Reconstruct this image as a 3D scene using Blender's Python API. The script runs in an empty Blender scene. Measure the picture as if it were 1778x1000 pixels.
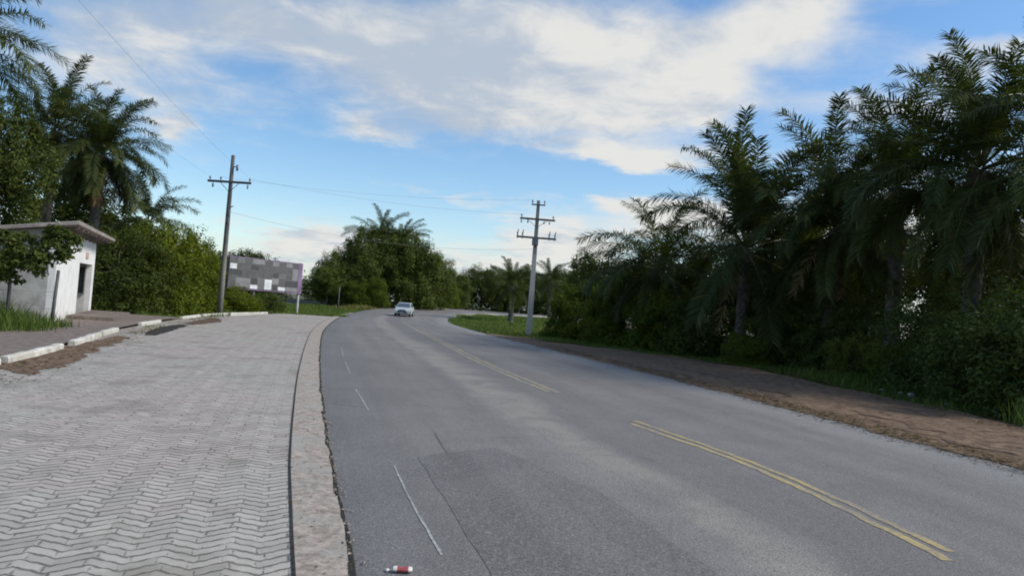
import bpy, math, random
import numpy as np
from mathutils import Vector, Matrix
R = math.radians
PI = math.pi
scene = bpy.context.scene
col = scene.collection

# ------------------------------------------------------------------ camera, sky, sun, exposure
cam_d = bpy.data.cameras.new('camera')
cam_d.sensor_fit = 'HORIZONTAL'
cam_d.sensor_width = 36.0
cam_d.lens = 36.0 * 1284 / 1778
cam_d.clip_start = 0.05
cam_d.clip_end = 3000
cam = bpy.data.objects.new('camera', cam_d)
col.objects.link(cam)
cam.matrix_world = Matrix.Translation((0, 0, 1.6)) @ Matrix.Rotation(R(90 + 1.673), 4, 'X') @ Matrix.Rotation(R(4.312), 4, 'Z')
scene.camera = cam

SUN_EL, SUN_AZ = R(42), R(93)          # azimuth measured from +Y towards +X
SUN_DIR = Vector((math.sin(SUN_AZ) * math.cos(SUN_EL), math.cos(SUN_AZ) * math.cos(SUN_EL), math.sin(SUN_EL)))
sun_d = bpy.data.lights.new('sun', 'SUN')
sun_d.energy = 2.3
sun_d.angle = R(15)
sun_d.color = (1.0, 0.95, 0.87)
sun = bpy.data.objects.new('sun', sun_d)
col.objects.link(sun)
sun.rotation_euler = SUN_DIR.to_track_quat('Z', 'Y').to_euler()
sun.location = (30, 10, 40)

scene.view_settings.view_transform = 'Standard'
scene.view_settings.look = 'None'
scene.view_settings.exposure = 0.55
scene.view_settings.gamma = 1.0
scene.cycles.filter_width = 1.9
scene.cycles.max_bounces = 8
scene.cycles.transparent_max_bounces = 8


class Nodes:
    """small helper to write node expressions"""
    def __init__(self, tree):
        self.t = tree
        self.n = tree.nodes
        self.l = tree.links

    def new(self, kind, **kw):
        nd = self.n.new(kind)
        for k, v in kw.items():
            setattr(nd, k, v)
        return nd

    def put(self, sock, v):
        if isinstance(v, bpy.types.NodeSocket):
            self.l.new(v, sock)
        elif v is not None:
            sock.default_value = v

    def m(self, op, a, b=None, c=None, clamp=False):
        nd = self.new('ShaderNodeMath', operation=op)
        nd.use_clamp = clamp
        self.put(nd.inputs[0], a)
        if b is not None: self.put(nd.inputs[1], b)
        if c is not None: self.put(nd.inputs[2], c)
        return nd.outputs[0]

    def step(self, v, lo, hi, a=0.0, b=1.0):
        nd = self.new('ShaderNodeMapRange')
        nd.interpolation_type = 'SMOOTHSTEP'
        self.put(nd.inputs[0], v)
        for i, x in zip((1, 2, 3, 4), (lo, hi, a, b)):
            self.put(nd.inputs[i], x)
        return nd.outputs[0]

    def mix(self, f, a, b, mode='MIX'):
        nd = self.new('ShaderNodeMix', data_type='RGBA', blend_type=mode)
        self.put(nd.inputs[0], f)
        self.put(nd.inputs[6], (*a, 1) if isinstance(a, tuple) and len(a) == 3 else a)
        self.put(nd.inputs[7], (*b, 1) if isinstance(b, tuple) and len(b) == 3 else b)
        return nd.outputs[2]

    def noise(self, vec, scale, detail=4.0, rough=0.55, dist=0.0, dims='3D'):
        nd = self.new('ShaderNodeTexNoise', noise_dimensions=dims)
        if vec is not None: self.put(nd.inputs['Vector'], vec)
        nd.inputs['Scale'].default_value = scale
        nd.inputs['Detail'].default_value = detail
        nd.inputs['Roughness'].default_value = rough
        nd.inputs['Distortion'].default_value = dist
        return nd.outputs['Fac']

    def vec(self, x, y, z=0.0):
        nd = self.new('ShaderNodeCombineXYZ')
        for i, v in enumerate((x, y, z)): self.put(nd.inputs[i], v)
        return nd.outputs[0]

    def xyz(self, v):
        nd = self.new('ShaderNodeSeparateXYZ')
        self.put(nd.inputs[0], v)
        return nd.outputs

    def coord(self, which):
        return self.new('ShaderNodeTexCoord').outputs[which]

    def pos(self):
        return self.new('ShaderNodeNewGeometry').outputs['Position']

    def bump(self, height, strength=0.4, dist=0.01):
        nd = self.new('ShaderNodeBump')
        nd.inputs['Strength'].default_value = strength
        nd.inputs['Distance'].default_value = dist
        self.put(nd.inputs['Height'], height)
        return nd.outputs[0]


world = bpy.data.worlds.new('World')
scene.world = world
world.use_nodes = True
W = Nodes(world.node_tree)
W.n.clear()
sky = W.new('ShaderNodeTexSky')
sky.sky_type = 'NISHITA'
sky.sun_disc = False
sky.sun_elevation = SUN_EL
sky.sun_rotation = SUN_AZ
sky.air_density = 1.0
sky.dust_density = 0.6
sky.ozone_density = 1.5
dirv = W.coord('Generated')
dx, dy, dz = W.xyz(dirv)
az = W.m('ARCTAN2', dx, dy)
el = W.m('ARCSINE', W.m('MINIMUM', W.m('MAXIMUM', dz, -1.0), 1.0))
# cloud layer coordinates: clouds flatten and shrink towards the horizon
den = W.m('ADD', W.m('MAXIMUM', dz, 0.0), 0.14)
cu = W.m('DIVIDE', dx, den)
cv = W.m('DIVIDE', dy, den)
cvec = W.vec(cu, cv, 0.0)
n_big = W.noise(cvec, 1.25, 6.0, 0.58, 0.25)
n_fine = W.noise(cvec, 4.2, 8.0, 0.62, 0.4)
wx = W.m('MULTIPLY', W.m('SUBTRACT', W.noise(W.vec(cu, cv, 3.1), 1.6, 5.0, 0.6), 0.5), 0.20)
wy = W.m('MULTIPLY', W.m('SUBTRACT', W.noise(W.vec(cu, cv, 8.7), 1.9, 5.0, 0.6), 0.5), 0.10)
azw = W.m('ADD', az, wx)
elw = W.m('ADD', el, wy)
BLOBS = [  # azimuth, elevation, half widths, weight
    (0.060, 0.335, 0.250, 0.085, 0.92), (-0.100, 0.330, 0.170, 0.055, 0.60), (0.190, 0.300, 0.130, 0.055, 0.88),
    (0.310, 0.385, 0.100, 0.040, 0.85), (0.030, 0.265, 0.210, 0.036, 0.76), (-0.200, 0.222, 0.060, 0.022, 0.62),
    (0.140, 0.214, 0.110, 0.013, 0.85), (-0.540, 0.270, 0.140, 0.080, 0.60), (-0.320, 0.340, 0.180, 0.058, 0.60),
    (-0.400, 0.225, 0.100, 0.030, 0.34), (0.480, 0.275, 0.110, 0.026, 0.55), (0.570, 0.325, 0.080, 0.020, 0.60), (0.520, 0.405, 0.120, 0.016, 0.50),
    (0.050, 0.092, 0.110, 0.038, 1.15), (0.155, 0.145, 0.060, 0.020, 0.95), (-0.283, 0.062, 0.085, 0.036, 1.15),
    (0.230, 0.135, 0.070, 0.026, 0.90), (-0.432, 0.189, 0.034, 0.018, 0.62), (-0.100, 0.055, 0.120, 0.030, 0.60), (-0.060, 0.150, 0.120, 0.008, 0.40),
    (0.60, 0.12, 0.22, 0.08, 0.75), (0.40, 0.11, 0.15, 0.05, 0.6),
]
tot = None
for a0, e0, ra, re_, w in BLOBS:
    da = W.m('DIVIDE', W.m('SUBTRACT', azw, a0), ra)
    de = W.m('DIVIDE', W.m('SUBTRACT', elw, e0), re_)
    g = W.m('EXPONENT', W.m('MULTIPLY', W.m('ADD', W.m('MULTIPLY', da, da), W.m('MULTIPLY', de, de)), -1.0))
    tot = W.m('MULTIPLY', g, w) if tot is None else W.m('MULTIPLY_ADD', g, w, tot)
# the rest of the dome (behind and beside the camera) carries scattered cloud
away = W.step(W.m('ABSOLUTE', az), 0.75, 1.3)
up = W.step(el, 0.45, 0.6)
rest = W.m('MULTIPLY', W.m('MAXIMUM', away, up), W.step(n_big, 0.48, 0.62, 0.0, 0.9))
tot = W.m('ADD', tot, rest)
dens = W.m('ADD', tot, W.m('ADD', W.m('MULTIPLY', W.m('SUBTRACT', n_big, 0.5), 1.15), W.m('MULTIPLY', W.m('SUBTRACT', n_fine, 0.5), 0.75)))
mask = W.step(dens, 0.12, 0.95, 0.0, 0.97)
# sunlit white to the right, grey blue underside to the left and above
lit = W.m('ADD', W.m('MULTIPLY', W.step(az, -0.12, 0.32), 0.9), W.m('MULTIPLY', W.m('SUBTRACT', n_fine, 0.5), 2.6))
lit = W.m('ADD', lit, W.m('MULTIPLY', W.m('SUBTRACT', W.noise(W.vec(cu, cv, 5.5), 2.0, 5.0, 0.55, 0.3), 0.5), 2.4))
lit = W.m('ADD', lit, W.step(dens, 0.75, 0.35, 0.0, 0.25))
lit = W.m('ADD', lit, W.step(el, 0.30, 0.14, 0.0, 0.6))
lit = W.m('SUBTRACT', lit, W.step(el, 0.33, 0.44, 0.0, 0.35))
ccol = W.mix(W.step(lit, -0.15, 0.95), (3.25, 3.75, 4.45), (5.5, 5.45, 5.25))
hsv = W.new('ShaderNodeHueSaturation')
hsv.inputs['Saturation'].default_value = 1.22
hsv.inputs['Value'].default_value = 1.15
W.l.new(sky.outputs[0], hsv.inputs['Color'])
hazy = W.mix(W.step(el, 0.10, -0.02, 0.0, 0.7), hsv.outputs[0], (4.0, 5.0, 5.6))
skyc = W.mix(mask, hazy, ccol)
bg = W.new('ShaderNodeBackground')
bg.inputs[1].default_value = 0.10
W.l.new(skyc, bg.inputs[0])
wo = W.new('ShaderNodeOutputWorld')
W.l.new(bg.outputs[0], wo.inputs[0])
world.cycles.sampling_method = 'MANUAL'
world.cycles.sample_map_resolution = 1024


# ------------------------------------------------------------------ materials
def material(name):
    m = bpy.data.materials.new(name)
    m.use_nodes = True
    N = Nodes(m.node_tree)
    b = m.node_tree.nodes['Principled BSDF']
    return m, N, b


def plain(name, base, rough=0.7, var=0.15, scale=6.0, metal=0.0, second=None, bump=0.0, coord='Object'):
    m, N, b = material(name)
    f = N.noise(N.coord(coord), scale, 5.0, 0.6)
    dark = tuple(c * (1 - var) for c in base) if second is None else second
    lite = tuple(min(1, c * (1 + var)) for c in base)
    N.put(b.inputs['Base Color'], N.mix(N.step(f, 0.3, 0.7), dark, lite))
    b.inputs['Roughness'].default_value = rough
    b.inputs['Metallic'].default_value = metal
    if bump:
        N.put(b.inputs['Normal'], N.bump(N.noise(N.coord(coord), scale * 6, 4.0), bump, 0.01))
    return m


def leaf_mat(name, a, b_, c, scale=0.5, trans=0.35, rough=0.6):
    """leaf colours a..b vary in soft patches, c is the odd yellowing leaf"""
    m, N, b = material(name)
    oi = N.new('ShaderNodeObjectInfo')
    g = N.new('ShaderNodeNewGeometry')
    rnd = g.outputs['Random Per Island']
    f = N.m('ADD', N.m('MULTIPLY', N.noise(g.outputs['Position'], scale, 3.0), 0.9), N.m('MULTIPLY', N.m('SUBTRACT', rnd, 0.5), 0.55))
    f = N.m('ADD', f, N.m('MULTIPLY', N.m('SUBTRACT', oi.outputs['Random'], 0.5), 0.35))
    c1 = N.mix(N.step(f, 0.2, 0.8), a, b_)
    c1 = N.mix(N.step(rnd, 0.93, 0.97, 0.0, 0.8), c1, c)
    N.put(b.inputs['Base Color'], c1)
    b.inputs['Roughness'].default_value = rough
    b.inputs['Specular IOR Level'].default_value = 0.15
    tr = N.new('ShaderNodeBsdfTranslucent')
    N.put(tr.inputs[0], N.mix(0.5, c1, (0.16, 0.22, 0.02)))
    mx = N.new('ShaderNodeMixShader')
    mx.inputs[0].default_value = trans
    N.l.new(b.outputs[0], mx.inputs[1])
    N.l.new(tr.outputs[0], mx.inputs[2])
    N.l.new(mx.outputs[0], m.node_tree.nodes['Material Output'].inputs[0])
    return m


M_ = {}
M_['palm_leaf'] = leaf_mat('palm_leaf', (0.038, 0.054, 0.018), (0.090, 0.112, 0.032), (0.17, 0.14, 0.04), 0.35, 0.22, 0.6)
M_['dead_leaf'] = leaf_mat('dead_leaf', (0.09, 0.06, 0.03), (0.19, 0.13, 0.06), (0.25, 0.19, 0.10), 0.8, 0.2, 0.7)
M_['rachis'] = plain('rachis', (0.10, 0.12, 0.04), 0.5, 0.3)
M_['tree_leaf'] = leaf_mat('tree_leaf', (0.048, 0.068, 0.014), (0.120, 0.150, 0.030), (0.12, 0.12, 0.02), 0.4, 0.25)
M_['bright_leaf'] = leaf_mat('bright_leaf', (0.060, 0.098, 0.012), (0.170, 0.215, 0.026), (0.16, 0.15, 0.02), 0.5, 0.35)
M_['hedge_leaf'] = leaf_mat('hedge_leaf', (0.085, 0.115, 0.010), (0.240, 0.270, 0.020), (0.17, 0.15, 0.02), 0.45, 0.3)
M_['dark_leaf'] = leaf_mat('dark_leaf', (0.042, 0.066, 0.017), (0.100, 0.135, 0.032), (0.10, 0.10, 0.02), 0.6, 0.2)
M_['shrub_leaf'] = leaf_mat('shrub_leaf', (0.060, 0.088, 0.018), (0.145, 0.185, 0.034), (0.13, 0.13, 0.02), 0.7, 0.28)
M_['grass'] = leaf_mat('grass', (0.060, 0.110, 0.020), (0.145, 0.200, 0.042), (0.22, 0.18, 0.07), 0.35, 0.3)
M_['dry_grass'] = leaf_mat('dry_grass', (0.14, 0.14, 0.035), (0.26, 0.22, 0.075), (0.30, 0.25, 0.12), 0.35, 0.3)
M_['bark'] = plain('bark', (0.15, 0.125, 0.10), 0.85, 0.45, 5.0, bump=0.6)
M_['palm_bark'] = plain('palm_bark', (0.10, 0.088, 0.075), 0.9, 0.5, 4.0, bump=0.7)
M_['concrete'] = plain('concrete', (0.42, 0.41, 0.37), 0.85, 0.22, 3.0, bump=0.2)
M_['grey_timber'] = plain('grey_timber', (0.12, 0.115, 0.11), 0.85, 0.35, 4.0)
M_['steel'] = plain('steel', (0.16, 0.17, 0.18), 0.5, 0.2, 4.0, metal=0.4)
M_['porcelain'] = plain('porcelain', (0.20, 0.22, 0.23), 0.25, 0.1)
M_['wire'] = plain('wire', (0.20, 0.21, 0.22), 0.6, 0.1)


# ground: soil, leaf litter and weeds, all matt
def ground_mat():
    m, N, b = material('ground')
    p = N.pos()
    n1 = N.noise(p, 0.25, 6.0, 0.6)
    n2 = N.noise(p, 3.0, 6.0, 0.65)
    c = N.mix(N.step(n2, 0.3, 0.7), (0.055, 0.045, 0.028), (0.14, 0.11, 0.070))
    c = N.mix(N.step(n1, 0.45, 0.6, 0.0, 0.75), c, (0.055, 0.085, 0.022))
    N.put(b.inputs['Base Color'], c)
    b.inputs['Roughness'].default_value = 0.95
    N.put(b.inputs['Normal'], N.bump(n2, 0.6, 0.05))
    return m


def asphalt_mat(name, tone, patch=False):
    m, N, b = material(name)
    u, v, _ = N.xyz(N.coord('UV'))
    p = N.pos()
    grit = N.noise(p, 75.0, 5.0, 0.8)
    blot = N.noise(p, 1.1, 6.0, 0.62, 0.4)
    big = N.noise(p, 0.18, 4.0, 0.6)
    lane = N.noise(N.vec(N.m('MULTIPLY', u, 1.5), N.m('MULTIPLY', v, 0.07), 2.0), 1.0, 5.0, 0.6)
    f = N.m('ADD', N.m('MULTIPLY', blot, 0.30), N.m('ADD', N.m('MULTIPLY', lane, 0.50), N.m('MULTIPLY', big, 0.35)))
    c = N.mix(N.step(f, 0.42, 0.76), tuple(t * 0.80 for t in tone), tuple(t * 1.16 for t in tone))
    if not patch:
        # pale dusty band between the wheel paths and along both edges
        wob = N.m('MULTIPLY', N.m('SUBTRACT', N.noise(N.vec(u, N.m('MULTIPLY', v, 0.35), 0.0), 0.8, 4.0), 0.5), 1.1)
        uu = N.m('ADD', u, wob)
        band = N.m('MULTIPLY', N.step(uu, 2.75, 3.15), N.step(uu, 3.95, 3.45))
        band = N.m('MULTIPLY', band, N.step(blot, 0.34, 0.58, 0.25, 0.85))
        c = N.mix(band, c, (0.265, 0.25, 0.212))
        dk = N.m('MULTIPLY', N.step(uu, 3.8, 4.2), N.step(uu, 5.3, 4.7))
        c = N.mix(N.m('MULTIPLY', dk, N.step(big, 0.35, 0.6, 0.15, 0.6)), c, (0.130, 0.124, 0.118))
        edge = N.step(uu, 7.8, 9.0)
        c = N.mix(N.m('MULTIPLY', edge, 0.55), c, (0.27, 0.265, 0.255))
        near_strip = N.step(uu, 1.5, 0.0)
        c = N.mix(N.m('MULTIPLY', near_strip, 0.35), c, (0.095, 0.098, 0.105))
        # fine cracks
        vo = N.new('ShaderNodeTexVoronoi', feature='DISTANCE_TO_EDGE')
        N.put(vo.inputs['Vector'], N.vec(N.m('ADD', u, N.m('MULTIPLY', blot, 0.8)), N.m('MULTIPLY', v, 0.7), 0.0))
        vo.inputs['Scale'].default_value = 0.55
        crack = N.m('MULTIPLY', N.step(vo.outputs['Distance'], 0.012, 0.002), N.step(N.noise(p, 0.5, 3.0), 0.52, 0.62))
        c = N.mix(N.m('MULTIPLY', crack, 0.3), c, (0.04, 0.042, 0.046))
    pit = N.new('ShaderNodeTexVoronoi')
    pit.inputs['Scale'].default_value = 55.0
    N.put(pit.inputs['Vector'], p)
    c = N.mix(N.m('MULTIPLY', N.step(N.xyz(pit.outputs['Color'])[0], 0.72, 0.95), 0.32), c, (0.30, 0.29, 0.275))
    c = N.mix(N.m('MULTIPLY', N.step(N.xyz(pit.outputs['Color'])[1], 0.70, 0.95), 0.36), c, (0.075, 0.073, 0.07))
    g = N.step(grit, 0.38, 0.62, 0.50, 1.50)
    c = N.mix(1.0, c, N.vec(g, g, g), 'MULTIPLY')
    N.put(b.inputs['Base Color'], c)
    b.inputs['Roughness'].default_value = 0.8
    b.inputs['Specular IOR Level'].default_value = 0.22
    N.put(b.inputs['Normal'], N.bump(grit, 0.35, 0.005))
    return m


def paver_mat():
    m, N, b = material('interlocking_pavers')
    u, v, _ = N.xyz(N.coord('UV'))
    p = N.pos()
    CW, RH, AMP = 0.18, 0.114, 0.060
    uw = N.m('ADD', u, N.m('MULTIPLY', N.m('SUBTRACT', N.noise(p, 2.2, 2.0), 0.5), 0.035))
    tri = N.m('PINGPONG', uw, CW)                                 # zigzag rows
    zig = N.m('MULTIPLY', tri, AMP * 2 / CW)
    scal = N.m('MULTIPLY', N.m('SUBTRACT', N.noise(p, 14.0, 3.0, 0.6), 0.5), 0.018)
    scal = N.m('ADD', scal, N.m('MULTIPLY', N.m('SINE', N.m('MULTIPLY', uw, 4 * PI / CW)), 0.004))
    alt = N.m('PINGPONG', N.m('FLOOR', N.m('DIVIDE', uw, CW)), 1.0)
    vv = N.m('ADD', N.m('DIVIDE', N.m('ADD', N.m('ADD', v, zig), scal), RH), N.m('MULTIPLY', alt, 0.0))
    row = N.m('FLOOR', vv)
    fr = N.m('SUBTRACT', vv, row)
    # interlock: every other row shifts half a tooth sideways
    sh = N.m('MULTIPLY', N.m('SUBTRACT', N.m('PINGPONG', row, 1.0), 0.5), 0.045)
    cu_ = N.m('DIVIDE', N.m('ADD', uw, sh), CW)
    colm = N.m('FLOOR', cu_)
    fc = N.m('SUBTRACT', cu_, colm)
    jr = N.m('MULTIPLY', N.m('MINIMUM', fr, N.m('SUBTRACT', 1.0, fr)), RH)
    jc = N.m('MULTIPLY', N.m('MINIMUM', fc, N.m('SUBTRACT', 1.0, fc)), CW)
    wn0 = N.noise(p, 11.0, 5.0, 0.65)
    jw = N.m('MULTIPLY_ADD', wn0, 0.075, -0.020)
    jc2 = N.m('ADD', jc, N.m('MULTIPLY_ADD', N.noise(p, 17.0, 3.0), 0.05, -0.014))
    jd = N.m('MINIMUM', jr, jc2)
    joint = N.m('SUBTRACT', 1.0, N.m('SMOOTH_MIN', N.m('DIVIDE', jd, N.m('MAXIMUM', jw, 0.001)), 1.0, 0.4), clamp=True)
    wn = N.new('ShaderNodeTexWhiteNoise', noise_dimensions='2D')
    N.put(wn.inputs['Vector'], N.vec(row, colm, 0.0))
    tone = wn.outputs['Value']
    big = N.noise(p, 0.35, 5.0, 0.6)
    mid = N.noise(p, 5.0, 5.0, 0.6)
    c = N.mix(N.step(big, 0.38, 0.62), (0.360, 0.338, 0.288), (0.380, 0.330, 0.292))
    k = N.m('ADD', N.m('MULTIPLY', tone, 0.22), N.m('ADD', N.m('MULTIPLY', mid, 0.42), 0.70))
    k = N.m('ADD', k, N.m('MULTIPLY', N.m('PINGPONG', N.m('ADD', N.m('FLOOR', N.m('DIVIDE', u, CW)), 0.0), 1.0), 0.06))  # alternate columns lightened: shading of their relief painted into the tone
    c = N.mix(1.0, c, N.vec(k, k, k), 'MULTIPLY')
    c = N.mix(N.m('MULTIPLY', joint, 0.88), c, (0.040, 0.037, 0.029))
    # mossy, dirty areas
    c = N.mix(N.m('MULTIPLY', N.step(N.noise(p, 0.9, 6.0, 0.65), 0.50, 0.66), 0.42), c, (0.15, 0.135, 0.10))
    far = N.xyz(p)[0]
    dirt = N.m('MULTIPLY', N.step(u, 4.3, 6.2), N.step(N.noise(p, 1.3, 6.0, 0.65), 0.40, 0.62))
    c = N.mix(N.m('MULTIPLY', dirt, 0.65), c, (0.21, 0.155, 0.11))
    N.put(b.inputs['Base Color'], c)
    b.inputs['Roughness'].default_value = 0.9
    hgt = N.m('ADD', N.m('MULTIPLY', N.m('SUBTRACT', 1.0, joint), 1.0), N.m('MULTIPLY', tone, 0.35))
    N.put(b.inputs['Normal'], N.bump(N.m('ADD', hgt, N.m('MULTIPLY', N.noise(p, 60.0, 3.0), 0.35)), 0.75, 0.012))
    return m


def grainy(name, a, b_, scale, rough=0.92, third=None, bump=0.5, bd=0.02):
    m, N, b = material(name)
    p = N.pos()
    n1 = N.noise(p, scale, 7.0, 0.68)
    n2 = N.noise(p, scale * 0.12, 5.0, 0.6)
    c = N.mix(N.step(n1, 0.32, 0.68), a, b_)
    if third: c = N.mix(N.step(n2, 0.45, 0.65, 0.0, 0.8), c, third)
    N.put(b.inputs['Base Color'], c)
    b.inputs['Roughness'].default_value = rough
    b.inputs['Specular IOR Level'].default_value = 0.2
    N.put(b.inputs['Normal'], N.bump(n1, bump, bd))
    return m


def paint_mark_mat(name, base, keep):
    """road paint worn through to the asphalt"""
    m, N, b = material(name)
    p = N.pos()
    w = N.m('ADD', N.m('MULTIPLY', N.noise(p, 16.0, 7.0, 0.75), 0.7), N.m('MULTIPLY', N.noise(p, 1.1, 3.0), 0.40))
    c = N.mix(N.step(w, keep - 0.12, keep + 0.14), base, (0.19, 0.18, 0.165))
    N.put(b.inputs['Base Color'], c)
    b.inputs['Roughness'].default_value = 0.75
    return m


def white_wall_mat():
    m, N, b = material('white_render')
    p = N.pos()
    z = N.xyz(p)[2]
    st = N.noise(N.vec(N.m('MULTIPLY', N.xyz(p)[0], 4.0), N.m('MULTIPLY', N.xyz(p)[1], 4.0), N.m('MULTIPLY', z, 0.5)), 1.0, 5.0, 0.6)
    c = N.mix(N.step(N.noise(p, 2.5, 6.0, 0.65), 0.35, 0.7), (0.80, 0.80, 0.77), (0.70, 0.69, 0.66))
    c = N.mix(N.m('MULTIPLY', N.step(st, 0.52, 0.75), 0.35), c, (0.42, 0.40, 0.36))
    c = N.mix(N.m('MULTIPLY', N.step(N.m('ADD', z, N.m('MULTIPLY', st, 0.5)), 0.75, 0.25), 0.5), c, (0.40, 0.33, 0.26))
    N.put(b.inputs['Base Color'], c)
    b.inputs['Roughness'].default_value = 0.85
    N.put(b.inputs['Normal'], N.bump(N.noise(p, 30.0, 4.0), 0.25, 0.01))
    return m


M_['ground'] = ground_mat()
M_['asphalt'] = asphalt_mat('asphalt', (0.192, 0.180, 0.167))
M_['asphalt_patch'] = asphalt_mat('asphalt_patch', (0.158, 0.149, 0.141), True)
M_['seam'] = grainy('asphalt_seam', (0.11, 0.105, 0.10), (0.18, 0.172, 0.16), 9.0)
M_['pavers'] = paver_mat()
M_['strip'] = grainy('rough_concrete_strip', (0.22, 0.19, 0.155), (0.46, 0.39, 0.33), 14.0, third=(0.34, 0.32, 0.28), bump=0.8)
M_['joint'] = grainy('tar_joint', (0.020, 0.020, 0.018), (0.05, 0.048, 0.042), 20.0)
M_['dirt'] = grainy('dirt_shoulder', (0.085, 0.060, 0.040), (0.27, 0.180, 0.118), 4.5, third=(0.165, 0.112, 0.074), bump=1.0, bd=0.08)
M_['wet_dirt'] = grainy('dark_dirt', (0.06, 0.043, 0.03), (0.17, 0.11, 0.075), 3.0)
M_['sand'] = grainy('pale_sand', (0.36, 0.33, 0.27), (0.50, 0.46, 0.38), 1.2)
M_['sidewalk'] = grainy('brown_sidewalk', (0.13, 0.105, 0.088), (0.25, 0.205, 0.175), 6.0, third=(0.17, 0.14, 0.12))
M_['kerb_white'] = grainy('whitewashed_kerb', (0.38, 0.36, 0.30), (0.70, 0.69, 0.63), 4.0, third=(0.50, 0.47, 0.40))
M_['yellow'] = paint_mark_mat('yellow_paint', (0.47, 0.355, 0.125), 0.535)
M_['yellow_faint'] = paint_mark_mat('faint_yellow_paint', (0.32, 0.265, 0.145), 0.52)
M_['white_mark'] = paint_mark_mat('white_paint', (0.46, 0.45, 0.43), 0.53)
M_['white_wall'] = white_wall_mat()
M_['roof'] = grainy('fibre_cement_roof', (0.20, 0.175, 0.155), (0.38, 0.335, 0.295), 5.0, third=(0.27, 0.225, 0.195))


# ------------------------------------------------------------------ mesh helpers
def prop(o, label=None, cat=None, group=None, kind=None):
    if label: o['label'] = label
    if cat: o['category'] = cat
    if group: o['group'] = group
    if kind: o['kind'] = kind
    return o


def empty(name, loc, rz=0.0, **kw):
    o = bpy.data.objects.new(name, None)
    o.empty_display_size = 0.3
    o.location = loc
    o.rotation_euler = (0, 0, rz)
    col.objects.link(o)
    return prop(o, **kw)


def link(name, mesh, parent=None, loc=(0, 0, 0), rot=(0, 0, 0), sc=1.0, **kw):
    o = bpy.data.objects.new(name, mesh)
    o.location = loc
    o.rotation_euler = rot
    o.scale = (sc, sc, sc) if isinstance(sc, (int, float)) else sc
    if parent: o.parent = parent
    col.objects.link(o)
    return prop(o, **kw)


class MB:
    def __init__(self):
        self.v, self.f, self.s, self.mi = [], [], [], []

    def add(self, vs, fs, smooth=False, mi=0):
        k = len(self.v)
        self.v += [tuple(p) for p in vs]
        for f in fs:
            self.f.append(tuple(i + k for i in f))
            self.s.append(smooth)
            self.mi.append(mi)

    def box(self, c, d, rz=0.0, taper=1.0, rx=0.0, mi=0):
        ca, sa = math.cos(rz), math.sin(rz)
        vs = []
        for z in (-1, 1):
            t = taper if z > 0 else 1.0
            for x, y in ((-1, -1), (1, -1), (1, 1), (-1, 1)):
                X, Y, Z = x * d[0] / 2 * t, y * d[1] / 2 * t, z * d[2] / 2
                Y, Z = Y * math.cos(rx) - Z * math.sin(rx), Y * math.sin(rx) + Z * math.cos(rx)
                vs.append((c[0] + X * ca - Y * sa, c[1] + X * sa + Y * ca, c[2] + Z))
        self.add(vs, [(0, 3, 2, 1), (4, 5, 6, 7), (0, 1, 5, 4), (1, 2, 6, 5), (2, 3, 7, 6), (3, 0, 4, 7)], mi=mi)
        return self

    def tube(self, pts, rad, n=8, caps=True, smooth=True, mi=0):
        pts = [Vector(p) for p in pts]
        if isinstance(rad, (int, float)): rad = [rad] * len(pts)
        vs, fs = [], []
        ref = Vector((0.31, 0.2, 0.93))
        for i, p in enumerate(pts):
            t = (pts[min(i + 1, len(pts) - 1)] - pts[max(i - 1, 0)]).normalized()
            if abs(t.dot(ref)) > 0.97: ref = Vector((1, 0.1, 0))
            a = t.cross(ref).normalized()
            b = t.cross(a)
            for k in range(n):
                th = 2 * PI * k / n
                vs.append(p + (a * math.cos(th) + b * math.sin(th)) * rad[i])
        for i in range(len(pts) - 1):
            for k in range(n):
                k2 = (k + 1) % n
                fs.append((i * n + k, i * n + k2, (i + 1) * n + k2, (i + 1) * n + k))
        if caps:
            fs.append(tuple(range(n))[::-1])
            fs.append(tuple((len(pts) - 1) * n + k for k in range(n)))
        self.add(vs, fs, smooth, mi)
        return self

    def prism(self, poly, x0, x1, inset=None):
        """polygon in (y, z) drawn across x"""
        n = len(poly)
        ins = inset or [0] * n
        vs = [(x0 + ins[i], p[0], p[1]) for i, p in enumerate(poly)] + [(x1 - ins[i], p[0], p[1]) for i, p in enumerate(poly)]
        fs = [tuple(range(n)), tuple(range(2 * n - 1, n - 1, -1))]
        for i in range(n):
            j = (i + 1) % n
            fs.append((i, i + n, j + n, j))
        self.add(vs, fs)
        return self

    def build(self, name, mats, parent=None, bevel=0.0, **kw):
        me = bpy.data.meshes.new(name)
        me.from_pydata(self.v, [], self.f)
        for m in (mats if isinstance(mats, (list, tuple)) else [mats]): me.materials.append(m)
        me.polygons.foreach_set('use_smooth', self.s)
        me.polygons.foreach_set('material_index', self.mi)
        if bevel:
            import bmesh
            bm = bmesh.new()
            bm.from_mesh(me)
            bmesh.ops.remove_doubles(bm, verts=bm.verts, dist=1e-5)
            bmesh.ops.recalc_face_normals(bm, faces=bm.faces)
            bmesh.ops.bevel(bm, geom=list(bm.edges), offset=bevel, segments=2, affect='EDGES', clamp_overlap=True)
            bm.to_mesh(me)
            bm.free()
        me.update()
        return link(name, me, parent, **kw)


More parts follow.
